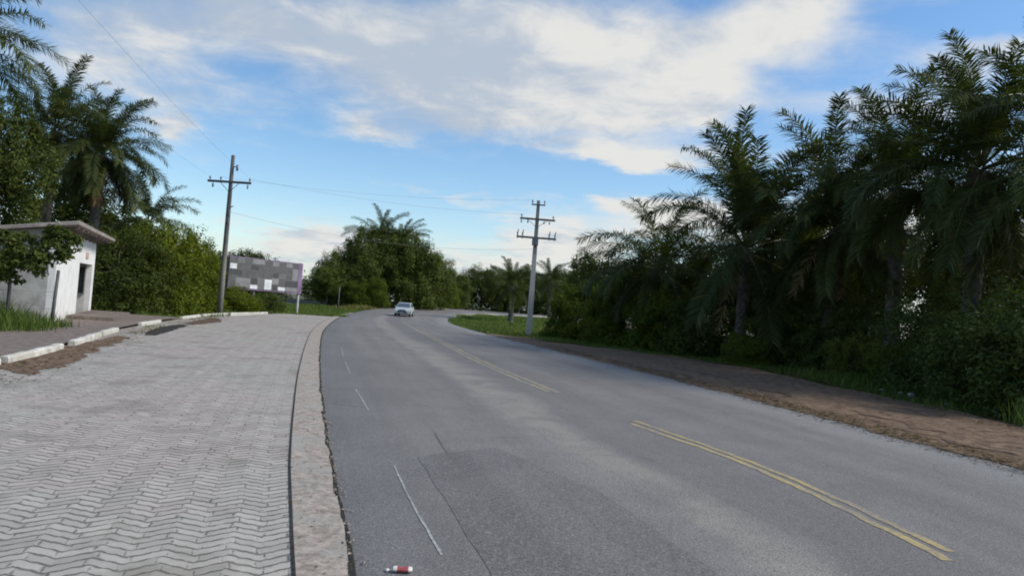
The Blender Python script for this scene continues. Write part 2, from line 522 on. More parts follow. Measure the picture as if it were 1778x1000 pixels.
def np_mesh(name, V, F, mats, mi=None, uv=None, smooth=False):
    """V (n,3), F (m,k)"""
    me = bpy.data.meshes.new(name)
    F = np.asarray(F, dtype=np.int32)
    m, k = F.shape
    me.vertices.add(len(V))
    me.vertices.foreach_set('co', np.asarray(V, dtype=np.float32).ravel())
    me.loops.add(m * k)
    me.loops.foreach_set('vertex_index', F.ravel())
    me.polygons.add(m)
    me.polygons.foreach_set('loop_start', np.arange(0, m * k, k, dtype=np.int32))
    me.polygons.foreach_set('loop_total', np.full(m, k, dtype=np.int32))
    for mt in (mats if isinstance(mats, (list, tuple)) else [mats]): me.materials.append(mt)
    if mi is not None: me.polygons.foreach_set('material_index', np.asarray(mi, dtype=np.int32))
    me.polygons.foreach_set('use_smooth', np.full(m, smooth, dtype=bool))
    me.update(calc_edges=True)
    if uv is not None:
        l = me.uv_layers.new(name='UVMap')
        l.data.foreach_set('uv', np.asarray(uv, dtype=np.float32)[F.ravel()].ravel())
    me.validate()
    return me


def sstep(a, b, x):
    t = np.clip((np.asarray(x, float) - a) / (b - a), 0, 1)
    return t * t * (3 - 2 * t)


def H(y):
    """the ground rises about a metre towards the bend"""
    return 1.0 * sstep(65, 115, y)


def spline(pts, n):
    """Catmull-Rom through pts, n samples evenly spaced by arc length"""
    P = np.array(pts, float)
    P = np.vstack([2 * P[0] - P[1], P, 2 * P[-1] - P[-2]])
    out = []
    for i in range(1, len(P) - 2):
        for t in np.linspace(0, 1, 24, endpoint=False):
            a, b, c, d = P[i - 1], P[i], P[i + 1], P[i + 2]
            out.append(0.5 * (2 * b + (c - a) * t + (2 * a - 5 * b + 4 * c - d) * t * t + (3 * b - a - 3 * c + d) * t ** 3))
    out.append(P[-2])
    out = np.array(out)
    s = np.concatenate([[0], np.cumsum(np.linalg.norm(np.diff(out, axis=0), axis=1))])
    q = np.linspace(0, s[-1], n)
    return np.stack([np.interp(q, s, out[:, k]) for k in range(out.shape[1])], 1)


def arclen(P):
    return np.concatenate([[0], np.cumsum(np.linalg.norm(np.diff(P, axis=0), axis=1))])


def normals2(P):
    """unit left-hand normals of a 2D polyline"""
    T = np.gradient(P, axis=0)
    T /= np.linalg.norm(T, axis=1)[:, None]
    return np.stack([-T[:, 1], T[:, 0]], 1)


def ribbon(name, A, B, z, mat, lat=6, width_uv=None, jit=None, **kw):
    """sheet between two polylines of equal length; uv = metres across, metres along"""
    n = len(A)
    w = np.linalg.norm(A - B, axis=1) if width_uv is None else np.full(n, width_uv)
    s = arclen((A + B) / 2)
    V, UV = [], []
    for j in range(lat + 1):
        f = j / lat
        P = A * (1 - f) + B * f
        zz = H(P[:, 1]) + z
        if jit is not None: zz = zz + jit(P, f)
        V.append(np.column_stack([P, zz]))
        UV.append(np.column_stack([w * f, s]))
    V = np.vstack(V)
    UV = np.vstack(UV)
    F = []
    for j in range(lat):
        i = np.arange(n - 1)
        F.append(np.column_stack([j * n + i, (j + 1) * n + i, (j + 1) * n + i + 1, j * n + i + 1]))
    F = np.vstack(F)
    # face up
    a, b, c = V[F[0, 0]], V[F[0, 1]], V[F[0, 2]]
    if np.cross(b - a, c - a)[2] < 0: F = F[:, ::-1]
    return link(name, np_mesh(name, V, F, mat, uv=UV, smooth=True), **kw)


# ------------------------------------------------------------------ the setting: ground and road
def build_ground():
    xs = np.concatenate([np.linspace(-700, -80, 32), np.arange(-76, 80, 4), np.linspace(84, 700, 32)])
    ys = np.concatenate([np.linspace(-120, -12, 10), np.arange(-8, 150, 2), np.linspace(156, 1200, 40)])
    X, Y = np.meshgrid(xs, ys)
    rng = np.random.default_rng(3)
    Z = H(Y) - 0.09 + rng.uniform(-0.015, 0.015, X.shape)
    V = np.column_stack([X.ravel(), Y.ravel(), Z.ravel()])
    nx, ny = len(xs), len(ys)
    i, j = np.meshgrid(np.arange(nx - 1), np.arange(ny - 1))
    a = (j * nx + i).ravel()
    F = np.column_stack([a, a + 1, a + nx + 1, a + nx])
    link('ground', np_mesh('ground', V, F, M_['ground'], smooth=True), kind='structure')


build_ground()
NS = 260
ROAD_L = spline([(2.2, -6), (0.45, 0), (-0.83, 4.31), (-1.15, 5.4), (-1.68, 7.24), (-2.44, 9.98), (-3.79, 15), (-5.97, 23.5), (-8.32, 33.2), (-10.6, 44), (-12.53, 53.9), (-14.3, 64), (-15.6, 74), (-16.2, 84),
                 (-15.6, 95), (-12.5, 107), (-6, 117), (3, 124.5), (18, 130), (45, 134), (90, 136)], NS)
ROAD_R = spline([(9.8, -6), (8.6, 0), (7.85, 4.5), (6.95, 9.85), (6.32, 13.1), (5.55, 17), (3.95, 24), (1.55, 34), (-0.75, 43), (-3.2, 54), (-5.3, 66), (-6.3, 76), (-6.5, 85), (-5.6, 94), (-2.6, 103), (4, 110.5), (16, 117), (45, 123), (90, 125)], NS)
ribbon('road', ROAD_L, ROAD_R, 0.0, M_['asphalt'], 10, 9.6, kind='structure')

# rough concrete strip between asphalt and pavers, with the black joint beside it
NEAR = spline([(2.2, -6), (0.45, 0), (-0.83, 4.31), (-1.15, 5.4), (-1.68, 7.24), (-2.44, 9.98), (-3.79, 15), (-5.97, 23.5), (-8.32, 33.2), (-10.6, 44), (-12.53, 53.9), (-14.3, 64), (-15.6, 74)], 1000)
NN = normals2(NEAR)
yy = NEAR[:, 1]
SW = np.interp(yy, [-6, 4, 7, 15, 30, 60], [0.28, 0.28, 0.33, 0.37, 0.42, 0.5])
rng = np.random.default_rng(5)
edge_j = np.convolve(rng.uniform(-0.035, 0.035, 1004), np.ones(5) / 5, 'valid')
STRIP_OUT = NEAR - NN * (0.03 + edge_j)[:, None]
STRIP_IN = NEAR + NN * SW[:, None]
ribbon('concrete_strip', STRIP_OUT, STRIP_IN, 0.034, M_['strip'], 4, kind='structure')
ribbon('tar_joint', STRIP_IN - NN * 0.004, STRIP_IN + NN * 0.018, 0.0355, M_['joint'], 1, kind='structure')
ribbon('road_edge_grit', NEAR - NN * 0.02, NEAR - NN * (0.07 + edge_j * 0.5)[:, None], 0.004, M_['joint'], 1, kind='structure')  # near-black line along the foot of the concrete strip
k_end = int(np.searchsorted(yy, 57))
PW = np.interp(yy, [-6, 12, 18, 30, 38, 44, 57], [7.2, 5.4, 5.3, 6.6, 6.4, 5.0, 3.6])
PAV_IN = STRIP_IN + NN * 0.014
PAV_OUT = STRIP_IN + NN * PW[:, None]
ribbon('paved_parking_strip', PAV_IN[:k_end], PAV_OUT[:k_end], 0.03, M_['pavers'], 8, kind='structure')

# dirt shoulder right of the road
i0 = int(np.argmax(ROAD_R[:, 1] > 46))
RR = spline([tuple(p) for p in ROAD_R[:i0:4]], 300)
RN = normals2(RR)
wob = 0.07 * np.sin(RR[:, 1] * 1.7) + 0.05 * np.sin(RR[:, 1] * 4.1 + 1) + rng.uniform(-0.07, 0.07, 300)
DW = np.interp(RR[:, 1], [-6, 5, 14, 21, 28, 34, 40, 46], [4, 4.2, 4.4, 5.4, 6.4, 5.6, 3.0, 0.8])
ribbon('dirt_shoulder', RR + RN * (0.10 + wob)[:, None], RR - RN * DW[:, None], 0.012, M_['dirt'], 12,
       jit=lambda P, f: (f > 0.05) * (0.03 * np.sin(P[:, 0] * 3.1 + P[:, 1] * 0.8) * np.sin(P[:, 1] * 1.3 + P[:, 0]) + 0.03), kind='structure')
# darker ruts of damp soil and rotten leaves along the asphalt edge
for k, (y0, y1, off, wd) in enumerate([(7, 10.2, 0.35, 0.18), (10.5, 14.0, 0.5, 0.22), (12.5, 15.5, 1.15, 0.22), (15.5, 19.5, 0.3, 0.26), (17, 20, 1.3, 0.22), (20.5, 24, 0.45, 0.25), (21, 25, 1.9, 0.25), (25, 30, 0.4, 0.3), (31, 36, 0.5, 0.3), (9.5, 12, 1.6, 0.16)]):
    s_ = (RR[:, 1] > y0) & (RR[:, 1] < y1)
    P, Q = RR[s_], RN[s_]
    t = np.linspace(0, 1, len(P))
    wv = wd * np.sin(PI * t) ** 0.6 * (0.7 + 0.5 * rng.random(len(P)))
    o_ = off + 0.18 * np.sin(t * 14 + k) + 0.1 * rng.random(len(P))
    ribbon('soil_rut', P - Q * o_[:, None], P - Q * (o_ + wv)[:, None], 0.049, M_['wet_dirt'], 2,
           jit=lambda P, f: 0.03 * np.sin(P[:, 0] * 3.1 + P[:, 1] * 0.8) * np.sin(P[:, 1] * 1.3 + P[:, 0]), kind='structure')

# pale sandy ground on both sides of the bend
SA = spline([(-15.6, 95), (-12.6, 107), (-6, 117), (3, 124.5), (18, 130), (45, 134), (90, 136)], 60)
SNn = normals2(SA)
ribbon('sandy_verge', SA - SNn * 0.3, SA + SNn * 3.2, -0.012, M_['sand'], 3, kind='structure')
SB = spline([(-6.3, 80), (-6.3, 88), (-5.5, 94), (-2.6, 103), (4, 110.5), (16, 117), (45, 123)], 50)
SBn = normals2(SB)
sw_ = np.interp(np.arange(50), [0, 6, 14, 30, 49], [0.2, 1.6, 5.0, 9, 9])
ribbon('sandy_verge', SB + SBn * 0.3, SB - SBn * sw_[:, None], -0.010, M_['sand'], 3, kind='structure')


# painted markings
def strip_mark(name, pts, w, mat, z=0.004, off=0.0):
    n = max(8, int(6 * arclen(np.array(pts, float))[-1]))
    P = spline(pts, n)
    Nn = normals2(P)
    j = np.random.default_rng(len(pts) * 7 + int(w * 1000)).uniform(-0.22, 0.22, n) * w
    ribbon(name, P + Nn * (off + w / 2 + j)[:, None], P + Nn * (off - w / 2 + j)[:, None], z, mat, 1, kind='structure')


Y1 = [(3.42, 5.72), (3.27, 7.1), (2.90, 9.0), (2.02, 11.7)]
strip_mark('yellow_line', Y1, 0.085, M_['yellow'], off=-0.075)
strip_mark('yellow_line', [(3.44, 5.5), (3.27, 7.1), (2.90, 9.0), (2.06, 11.4)], 0.095, M_['yellow'], off=0.085)
strip_mark('faded_yellow_line', [(1.0, 15.0), (-0.65, 21.4), (-2.7, 31), (-4.97, 41.8)], 0.13, M_['yellow_faint'], off=-0.11)
strip_mark('faded_yellow_line', [(1.0, 15.0), (-0.65, 21.4), (-2.7, 31), (-4.97, 41.8), (-7.9, 56)], 0.14, M_['yellow_faint'], off=0.11)
for a in ([(-0.32, 4.79), (-0.68, 6.0), (-1.02, 7.26)], [(-1.93, 10.72), (-2.27, 11.9), (-2.60, 13.03)], [(-3.28, 15.7), (-3.62, 17.0), (-3.99, 18.4)], [(-4.4, 20.0), (-5.2, 23.3)]):
    strip_mark('white_line', a, 0.019, M_['white_mark'])


def sheet(name, poly, z, mat, res=0.0, **kw):
    """flat polygon sheet with slightly ragged outline"""
    rg = np.random.default_rng(len(poly) + 11)
    P = []
    for a, b in zip(poly, poly[1:] + poly[:1]):
        a, b = np.array(a, float), np.array(b, float)
        n = max(2, int(np.linalg.norm(b - a) / 0.25))
        for t in np.arange(n) / n:
            P.append(a + (b - a) * t + rg.uniform(-res, res, 2))
    P = np.array(P)
    me = bpy.data.meshes.new(name)
    me.from_pydata([(p[0], p[1], float(H(p[1])) + z) for p in P], [], [tuple(range(len(P)))])
    me.materials.append(mat)
    uvl = me.uv_layers.new(name='UVMap')
    for lp in me.loops:
        c = me.vertices[lp.vertex_index].co
        uvl.data[lp.index].uv = (c.x + 0.29 * c.y, c.y)
    me.update()
    if me.polygons[0].normal.z < 0: me.flip_normals()
    return link(name, me, **kw)


# repaired asphalt patches
sheet('asphalt_patch', [(-0.85, 7.75), (0.02, 4.45), (0.5, 2.6), (1.75, 2.6), (1.45, 4.9), (0.95, 6.8), (-0.05, 8.6)], 0.003, M_['asphalt_patch'], 0.012, kind='structure')

for a in ([(-0.83, 9.31), (-0.62, 8.3), (-0.44, 7.6)], [(-2.6, 17.6), (-1.0, 17.7), (0.1, 17.4)]):
    strip_mark('asphalt_seam', a, 0.02, M_['seam'], 0.004)

# sidewalk, apron and white kerb stones on the left
KERB = spline([(-5.2, -2), (-6.6, 4), (-8.50, 12.6), (-9.85, 16.9), (-12.1, 23.3), (-14.2, 31), (-15.9, 38.5), (-16.6, 44), (-16.9, 52), (-16.6, 58)], 200)
KN = normals2(KERB)
ky = KERB[:, 1]
kw_ = np.interp(ky, [-2, 20, 24, 31, 36, 58], [5, 4.0, 3.2, 3.2, 2.4, 2.0])
ke = int(np.searchsorted(ky, 34))
ribbon('sidewalk', KERB[:ke] + KN[:ke] * 0.10, KERB[:ke] + KN[:ke] * kw_[:ke, None], 0.115, M_['sidewalk'], 5, kind='structure')
for y0, y1, tilt in [(1, 9.9, 0), (10.1, 12.6, 0.0), (12.7, 16.2, 0.01), (16.75, 20.2, -0.01), (20.25, 22.8, 0.0), (26.2, 29.6, 0.01), (33.5, 38, 0), (38.3, 44, 0), (44.1, 52, 0)]:
    s_ = (ky >= y0) & (ky <= y1)
    P, Q = KERB[s_], KN[s_]
    n = len(P)
    top = 0.15 if y0 < 30 else 0.15
    rg = np.random.default_rng(int(y0 * 10))
    prof = [(-0.005, -0.04), (0.0, top - 0.025), (0.02, top), (0.125, top), (0.14, top - 0.02), (0.14, -0.04)]
    V, F = [], []
    for i in range(n):
        jj = rg.uniform(-0.008, 0.008)
        for a, z in prof:
            V.append((*(P[i] + Q[i] * (a + jj + tilt)), z + (jj if z > 0.1 else 0)))
    m = len(prof)
    for i in range(n - 1):
        for k in range(m - 1):
            F.append((i * m + k, (i + 1) * m + k, (i + 1) * m + k + 1, i * m + k + 1))
    mb = MB()
    mb.add(V, F)
    mb.add(V[:m], [tuple(range(m))])
    mb.add(V[-m:], [tuple(range(m))[::-1]])
    mb.build('kerb', M_['kerb_white'], kind='structure')
# drain mouth: dark damp hollow at the missing kerb, with washed-in soil
sheet('damp_gutter', [(-11.35, 23.2), (-10.7, 21.9), (-10.55, 22.2), (-11.3, 25.0), (-12.6, 29.2), (-13.0, 29.4), (-12.5, 26.6)], 0.036, M_['joint'], 0.05, kind='structure')
sheet('washed_soil', [(-8.6, 12.4), (-7.3, 11.4), (-7.9, 13.6), (-9.0, 16.4), (-10.4, 20.6), (-11.0, 20.8)], 0.036, M_['dirt'], 0.12, kind='structure')
sheet('washed_soil', [(-13.3, 30.3), (-12.6, 29.6), (-13.2, 34), (-14.6, 37.5), (-15.2, 37.8)], 0.036, M_['wet_dirt'], 0.1, kind='structure')


# ------------------------------------------------------------------ vegetation library
def frond_mesh(name, L, th0, arch, leaf, seed, mats, npair=130, twist=0.0, sparse=0.0):
    """one feather frond: leaves its base along +X at angle th0 above level, bends down by arch over its length"""
    rg = np.random.default_rng(seed)
    n = 26
    s = np.linspace(0, 1, n)
    th = th0 - arch * s ** 1.6
    ds = L / (n - 1)
    P = np.zeros((n, 3))
    for i in range(1, n):
        tm = (th[i] + th[i - 1]) / 2
        P[i] = P[i - 1] + ds * np.array([math.cos(tm), twist * s[i], math.sin(tm)])
    T = np.gradient(P, axis=0)
    T /= np.linalg.norm(T, axis=1)[:, None]
    side = np.cross(np.array([0, 0, 1.0]), T)
    side /= np.linalg.norm(side, axis=1)[:, None]
    up = np.cross(T, side)
    V, F, MI = [], [], []
    # rachis, three sided
    rr = np.interp(s, [0, 0.15, 1], [0.055, 0.032, 0.006])
    for i in range(n):
        for k in range(3):
            a = 2 * PI * k / 3 + PI / 2
            V.append(P[i] + (side[i] * math.cos(a) + up[i] * math.sin(a)) * rr[i])
    for i in range(n - 1):
        for k in range(3):
            F.append((i * 3 + k, i * 3 + (k + 1) % 3, (i + 1) * 3 + (k + 1) % 3, (i + 1) * 3 + k))
            MI.append(1)
    for q in range(npair * 2):
        sg = 1 if q % 2 else -1
        u = 0.13 + 0.87 * (q // 2 + rg.random()) / npair
        if rg.random() < sparse: continue
        u = min(u, 0.999)
        x = u * (n - 1)
        i = int(x)
        f = x - i
        j = min(i + 1, n - 1)
        p = P[i] * (1 - f) + P[j] * f
        t, sd, uu = T[i], side[i], up[i]
        ll = leaf * (0.35 + 0.65 * math.sin(PI * min(1, (0.12 + 0.80 * u))) ** 0.7) * rg.uniform(0.8, 1.15)
        d = sd * sg * rg.uniform(0.75, 1.0) + t * (0.45 + 0.55 * u) + uu * rg.uniform(-0.55, 0.95)
        d /= np.linalg.norm(d)
        w = rg.uniform(0.036, 0.058)
        wd = np.cross(d, uu)
        wd /= np.linalg.norm(wd) + 1e-9
        wd = wd * w * 0.5
        g = np.array([0, 0, -1.0])
        m1 = p + d * ll * 0.45 + g * ll * 0.06
        tp = p + d * ll * 0.92 + g * ll * rg.uniform(0.10, 0.40)
        k = len(V)
        V += [p - wd * 0.5, p + wd * 0.5, m1 + wd, m1 - wd, tp + wd * 0.12, tp - wd * 0.12]
        F += [(k, k + 1, k + 2, k + 3), (k + 3, k + 2, k + 4, k + 5)]
        MI += [0, 0]
    return np_mesh(name, np.array(V), F, mats, mi=MI)


GREEN = [M_['palm_leaf'], M_['rachis']]
BROWN = [M_['dead_leaf'], M_['dead_leaf']]
FR = {
    'up': [frond_mesh('frond_up', 5.6, R(82), R(62), 0.84, 1, GREEN), frond_mesh('frond_up', 5.3, R(72), R(68), 0.84, 2, GREEN, twist=0.1)],
    'mid': [frond_mesh('frond_mid', 5.6, R(55), R(85), 0.84, 3, GREEN), frond_mesh('frond_mid', 5.4, R(44), R(82), 0.84, 4, GREEN, twist=-0.12)],
    'low': [frond_mesh('frond_low', 5.3, R(24), R(85), 0.84, 5, GREEN), frond_mesh('frond_low', 5.1, R(8), R(75), 0.84, 6, GREEN, twist=0.12)],
    'hang': [frond_mesh('frond_hang', 4.8, R(-18), R(62), 0.84, 7, GREEN), frond_mesh('frond_hang', 4.6, R(-35), R(48), 0.84, 8, GREEN)],
    'dead': [frond_mesh('frond_dead', 4.0, R(-40), R(48), 0.60, 9, BROWN, 46, sparse=0.25), frond_mesh('frond_dead', 3.6, R(-60), R(28), 0.55, 10, BROWN, 40, sparse=0.3)],
}


def palm_trunk(h, r, seed):
    """rough palm stem clad in old leaf bases"""
    rg = np.random.default_rng(seed)
    n, rings = 14, max(12, int(h * 7))
    V, F = [], []
    lean = rg.uniform(-0.03, 0.03, 2)
    for i in range(rings):
        t = i / (rings - 1)
        z = t * h - 0.15
        base = r * (1.25 - 0.55 * min(1, t * 6) * 0.4 - 0.12 * t) * (1.18 if t > 0.82 else 1.0)
        for k in range(n):
            a = 2 * PI * k / n
            ph = (a * 5 / (2 * PI) + i * 0.38) % 1.0
            rr = base * (1 + 0.22 * (ph - 0.4) + rg.uniform(-0.05, 0.05))
            V.append((rr * math.cos(a) + lean[0] * z * z / max(h, 1), rr * math.sin(a) + lean[1] * z * z / max(h, 1), z))
    for i in range(rings - 1):
        for k in range(n):
            F.append((i * n + k, i * n + (k + 1) % n, (i + 1) * n + (k + 1) % n, (i + 1) * n + k))
    return np_mesh('palm_trunk', np.array(V), F, M_['palm_bark']), (lean[0] * h, lean[1] * h)


def palm(x, y, hz, sc, counts, seed, label, group='palms beside the road', r=0.26, spread=1.0):
    rg = random.Random(seed)
    z0 = float(H(y)) - 0.05
    root = empty('palm_tree', (x, y, z0), 0, label=label, cat='palm tree', group=group)
    me, (lx, ly) = palm_trunk(hz, r, seed)
    link('trunk', me, root)
    az0 = rg.random() * 6.28
    k = 0
    zoff = {'up': 0.12, 'mid': 0.05, 'low': -0.08, 'hang': -0.25, 'dead': -0.40}
    for kind in ('up', 'mid', 'low', 'hang', 'dead'):
        c = counts.get(kind, 0)
        for q in range(c):
            a = az0 + q * 2 * PI / c + rg.uniform(-0.35, 0.35) + k
            me = FR[kind][rg.randrange(2)]
            s = sc * rg.uniform(0.86, 1.10)
            rad = 0.13 * sc if kind != 'dead' else 0.22 * sc
            link('frond' if kind != 'dead' else 'dead_frond', me, root,
                 (lx + rad * math.cos(a), ly + rad * math.sin(a), hz + zoff[kind] * sc),
                 (rg.uniform(-0.22, 0.22), rg.uniform(-0.14, 0.14) * spread, a), s)
        k += 0.9
    return root


def leaf_cloud(lumps, n, size, seed, sub=22, flat=0.5, spread=0.34, inner=0.12, elong=0.42):
    """leaves clustered in sub-clumps over the skins of ellipsoid lumps (cx,cy,cz,rx,ry,rz)"""
    rg = np.random.default_rng(seed)
    vol = np.array([(l[3] * l[4] * l[5]) ** (2 / 3) for l in lumps])
    cnt = np.maximum(1, (n * vol / vol.sum()).astype(int))
    PS, NS_ = [], []
    for l, c in zip(lumps, cnt):
        ctr, rad = np.array(l[:3]), np.array(l[3:6])
        d = rg.normal(size=(sub, 3))
        d[:, 2] = np.where(d[:, 2] < 0, d[:, 2] * 0.7, d[:, 2])
        d /= np.linalg.norm(d, axis=1)[:, None]
        sc = d * rg.uniform(0.62, 1.02, (sub, 1))
        sr = rg.uniform(0.6, 1.3, sub) * spread
        w = rg.random(sub) + 0.35
        who = rg.choice(sub, c, p=w / w.sum())
        o = rg.normal(size=(c, 3))
        o /= np.linalg.norm(o, axis=1)[:, None]
        rr = rg.random((c, 1)) ** 0.45
        q = sc[who] + o * rr * sr[who][:, None]
        inn = rg.random(c) < inner
        di = rg.normal(size=(c, 3)) * 0.36
        q = np.where(inn[:, None], di, q)
        PS.append(ctr + q * rad)
        nn = o * 0.7 + sc[who] * 0.45
        NS_.append(nn)
    P, Nn = np.vstack(PS), np.vstack(NS_)
    c = len(P)
    Nn = Nn + np.array([0, 0, flat]) + rg.normal(size=(c, 3)) * 0.35
    Nn /= np.linalg.norm(Nn, axis=1)[:, None]
    t = rg.normal(size=(c, 3)) + np.array([0, 0, -0.25])
    t -= Nn * (t * Nn).sum(1)[:, None]
    t /= np.linalg.norm(t, axis=1)[:, None]
    b = np.cross(Nn, t)
    L = size * rg.uniform(0.65, 1.35, (c, 1))
    wv = L * elong
    v0 = P
    v1 = P + t * L * 0.5 + b * wv * 0.5 + Nn * L * 0.06
    v2 = P + t * L - Nn * L * 0.14
    v3 = P + t * L * 0.5 - b * wv * 0.5 + Nn * L * 0.06
    V = np.stack([v0, v1, v2, v3], 1).reshape(-1, 3)
    F = np.arange(c * 4).reshape(-1, 4)
    keep = V.reshape(-1, 4, 3)[:, :, 2].min(1) > 0.02
    return V, F[keep]


def crown_lumps(rx, ry, z0, z1, n, seed, k=(0.34, 0.5)):
    rg = np.random.default_rng(seed)
    out = [(0, 0, (z0 + z1) / 2, rx * 0.62, ry * 0.62, (z1 - z0) * 0.42)]
    for i in range(n):
        a = 2 * PI * (i + rg.random() * 0.7) / n * 2.4
        e = rg.uniform(-0.75, 1.0)
        ce = math.sqrt(max(0, 1 - e * e * 0.8))
        s = rg.uniform(*k)
        out.append((rx * (1 - s * 0.75) * ce * math.cos(a), ry * (1 - s * 0.75) * ce * math.sin(a), (z0 + z1) / 2 + e * (z1 - z0) / 2 * (1 - s * 0.6),
                    rx * s, ry * s, (z1 - z0) * s * 0.62))
    return out


def base_lumps(rx, ry, h, seed, n=8):
    rg = np.random.default_rng(seed + 500)
    return [(rx * 0.66 * math.cos(q * 6.28 / n), ry * 0.66 * math.sin(q * 6.28 / n), h * rg.uniform(0.09, 0.16), rx * 0.42, ry * 0.42, h * rg.uniform(0.18, 0.28)) for q in range(n)]


def tree_trunk(h, r, lumps, seed, low=0.25):
    rg = random.Random(seed)
    mb = MB()
    pts = [Vector((rg.uniform(-.06, .06) * t * h * .3, rg.uniform(-.06, .06) * t * h * .3, t * h - 0.1)) for t in (0, .2, .4, .6, .8, 1)]
    mb.tube(pts, [r * 1.35, r, r * .85, r * .62, r * .4, r * .12], 9)
    for l in lumps[1:]:
        st = pts[rg.choice((1, 2, 3))].lerp(pts[4], rg.random() * 0.4)
        e = Vector(l[:3])
        md = st.lerp(e, 0.5) + Vector((rg.uniform(-.2, .2), rg.uniform(-.2, .2), h * 0.04))
        mb.tube([st, md, e], [r * .42, r * .28, r * .08], 6)
        for q in range(2):
            e2 = e + Vector((rg.uniform(-1, 1) * l[3], rg.uniform(-1, 1) * l[4], rg.uniform(-.2, .9) * l[5]))
            mb.tube([md.lerp(e, .4), e2], [r * .16, r * .04], 5)
    me_o = mb.build('tmp_trunk', M_['bark'])
    me = me_o.data
    bpy.data.objects.remove(me_o)
    me.name = 'trunk'
    return me


LIB = {}


def make_kind(key, mat, rx, ry, z0, z1, nl, leaves, size, seed, trunk_h, trunk_r, name='crown', **kw):
    lumps = crown_lumps(rx, ry, z0, z1, nl, seed, kw.pop('k', (0.34, 0.5)))
    if name == 'foliage': lumps = lumps + base_lumps(rx, ry, z1, seed)
    V, F = leaf_cloud(lumps, leaves, size, seed, **kw)
    cm = np_mesh(name, V, F, mat)
    tm = tree_trunk(trunk_h, trunk_r, lumps[:nl + 1], seed)
    LIB[key] = (cm, tm)


make_kind('broad_a', M_['tree_leaf'], 3.4, 3.4, 2.0, 8.2, 9, 15000, 0.27, 21, 6.6, 0.22)
make_kind('broad_b', M_['tree_leaf'], 3.0, 3.2, 1.4, 8.0, 10, 15000, 0.25, 22, 6.4, 0.20)
make_kind('dark_a', M_['dark_leaf'], 3.2, 3.2, 1.6, 8.2, 10, 14000, 0.25, 23, 6.5, 0.22)
make_kind('airy', M_['dark_leaf'], 3.4, 3.4, 3.0, 9.5, 14, 9000, 0.17, 24, 8.0, 0.18, k=(0.22, 0.34), inner=0.02)
make_kind('bright', M_['tree_leaf'], 3.2, 3.2, 1.2, 8.6, 13, 26000, 0.21, 25, 7.4, 0.18)
make_kind('far_a', M_['tree_leaf'], 4.8, 4.8, -0.6, 8.4, 16, 30000, 0.30, 26, 6.6, 0.25)
make_kind('far_b', M_['shrub_leaf'], 5.0, 4.6, -0.6, 8.0, 16, 30000, 0.29, 27, 6.4, 0.25)
make_kind('far_c', M_['bright_leaf'], 4.4, 4.8, -0.6, 8.0, 14, 24000, 0.30, 28, 6.4, 0.25)
make_kind('shrub_a', M_['shrub_leaf'], 2.0, 2.0, 0.05, 3.2, 10, 18000, 0.15, 31, 2.4, 0.06, name='foliage', inner=0.06)
make_kind('shrub_b', M_['bright_leaf'], 2.0, 1.9, 0.05, 3.2, 11, 18000, 0.15, 32, 2.4, 0.06, name='foliage', inner=0.06)
make_kind('shrub_c', M_['dark_leaf'], 2.2, 2.1, 0.05, 3.1, 10, 20000, 0.13, 33, 2.3, 0.06, name='foliage', flat=0.9)
make_kind('hedge_a', M_['hedge_leaf'], 2.3, 2.2, 0.05, 4.0, 11, 23000, 0.15, 34, 3.0, 0.07, name='foliage')
make_kind('hedge_b', M_['hedge_leaf'], 2.1, 2.3, 0.05, 4.0, 12, 23000, 0.15, 35, 3.0, 0.07, name='foliage')
make_kind('hedge_c', M_['tree_leaf'], 2.5, 2.3, 0.05, 4.0, 11, 24000, 0.15, 36, 3.0, 0.07, name='foliage')


def plant(key, name, x, y, sc, rz, label, cat, group=None):
    cm, tm = LIB[key]
    root = empty(name, (x, y, float(H(y)) - 0.06), rz, label=label, cat=cat, group=group)
    s = sc if isinstance(sc, tuple) else (sc, sc, sc)
    link('trunk' if name.endswith('tree') else 'stems', tm, root, sc=s)
    link(cm.name.split('.')[0], cm, root, sc=s)
    return root


# ------------------------------------------------------------------ right side: palms, trees and bushes
GR = 'palms along the right side of the road'
palm(10.6, 34, 5.3, 1.13, dict(up=15, mid=13, low=5, hang=5, dead=3), 41, 'spreading palm with tall upright fronds against the sky, foremost on the right roadside', GR)
palm(7.7, 40, 4.5, 0.90, dict(up=4, mid=13, low=15, hang=9, dead=5), 42, 'lower palm with drooping fronds left of the tall spreading palm', GR)
palm(13.3, 31, 6.2, 0.92, dict(up=9, mid=14, low=14, hang=13, dead=7), 43, 'dark shaggy palm just right of the spreading palm with upright fronds', GR)
palm(14.2, 27.5, 7.4, 0.80, dict(up=9, mid=10, low=12, hang=11, dead=6), 44, 'palm with a narrow raised frond tuft between the dark shaggy palm and the tallest palm', GR)
palm(14.3, 23, 7.2, 0.84, dict(up=15, mid=12, low=12, hang=11, dead=6), 45, 'tallest palm near the right edge, its feathery top standing highest', GR)
palm(14.9, 20.2, 6.6, 0.80, dict(up=8, mid=10, low=8, hang=6, dead=3), 46, 'palm at the very right edge, cut off by the frame', GR)
palm(15.4, 41, 6.0, 1.0, dict(up=6, mid=10, low=9, hang=8), 47, 'palm standing behind the gap between the spreading palm and the dark shaggy palm', GR)

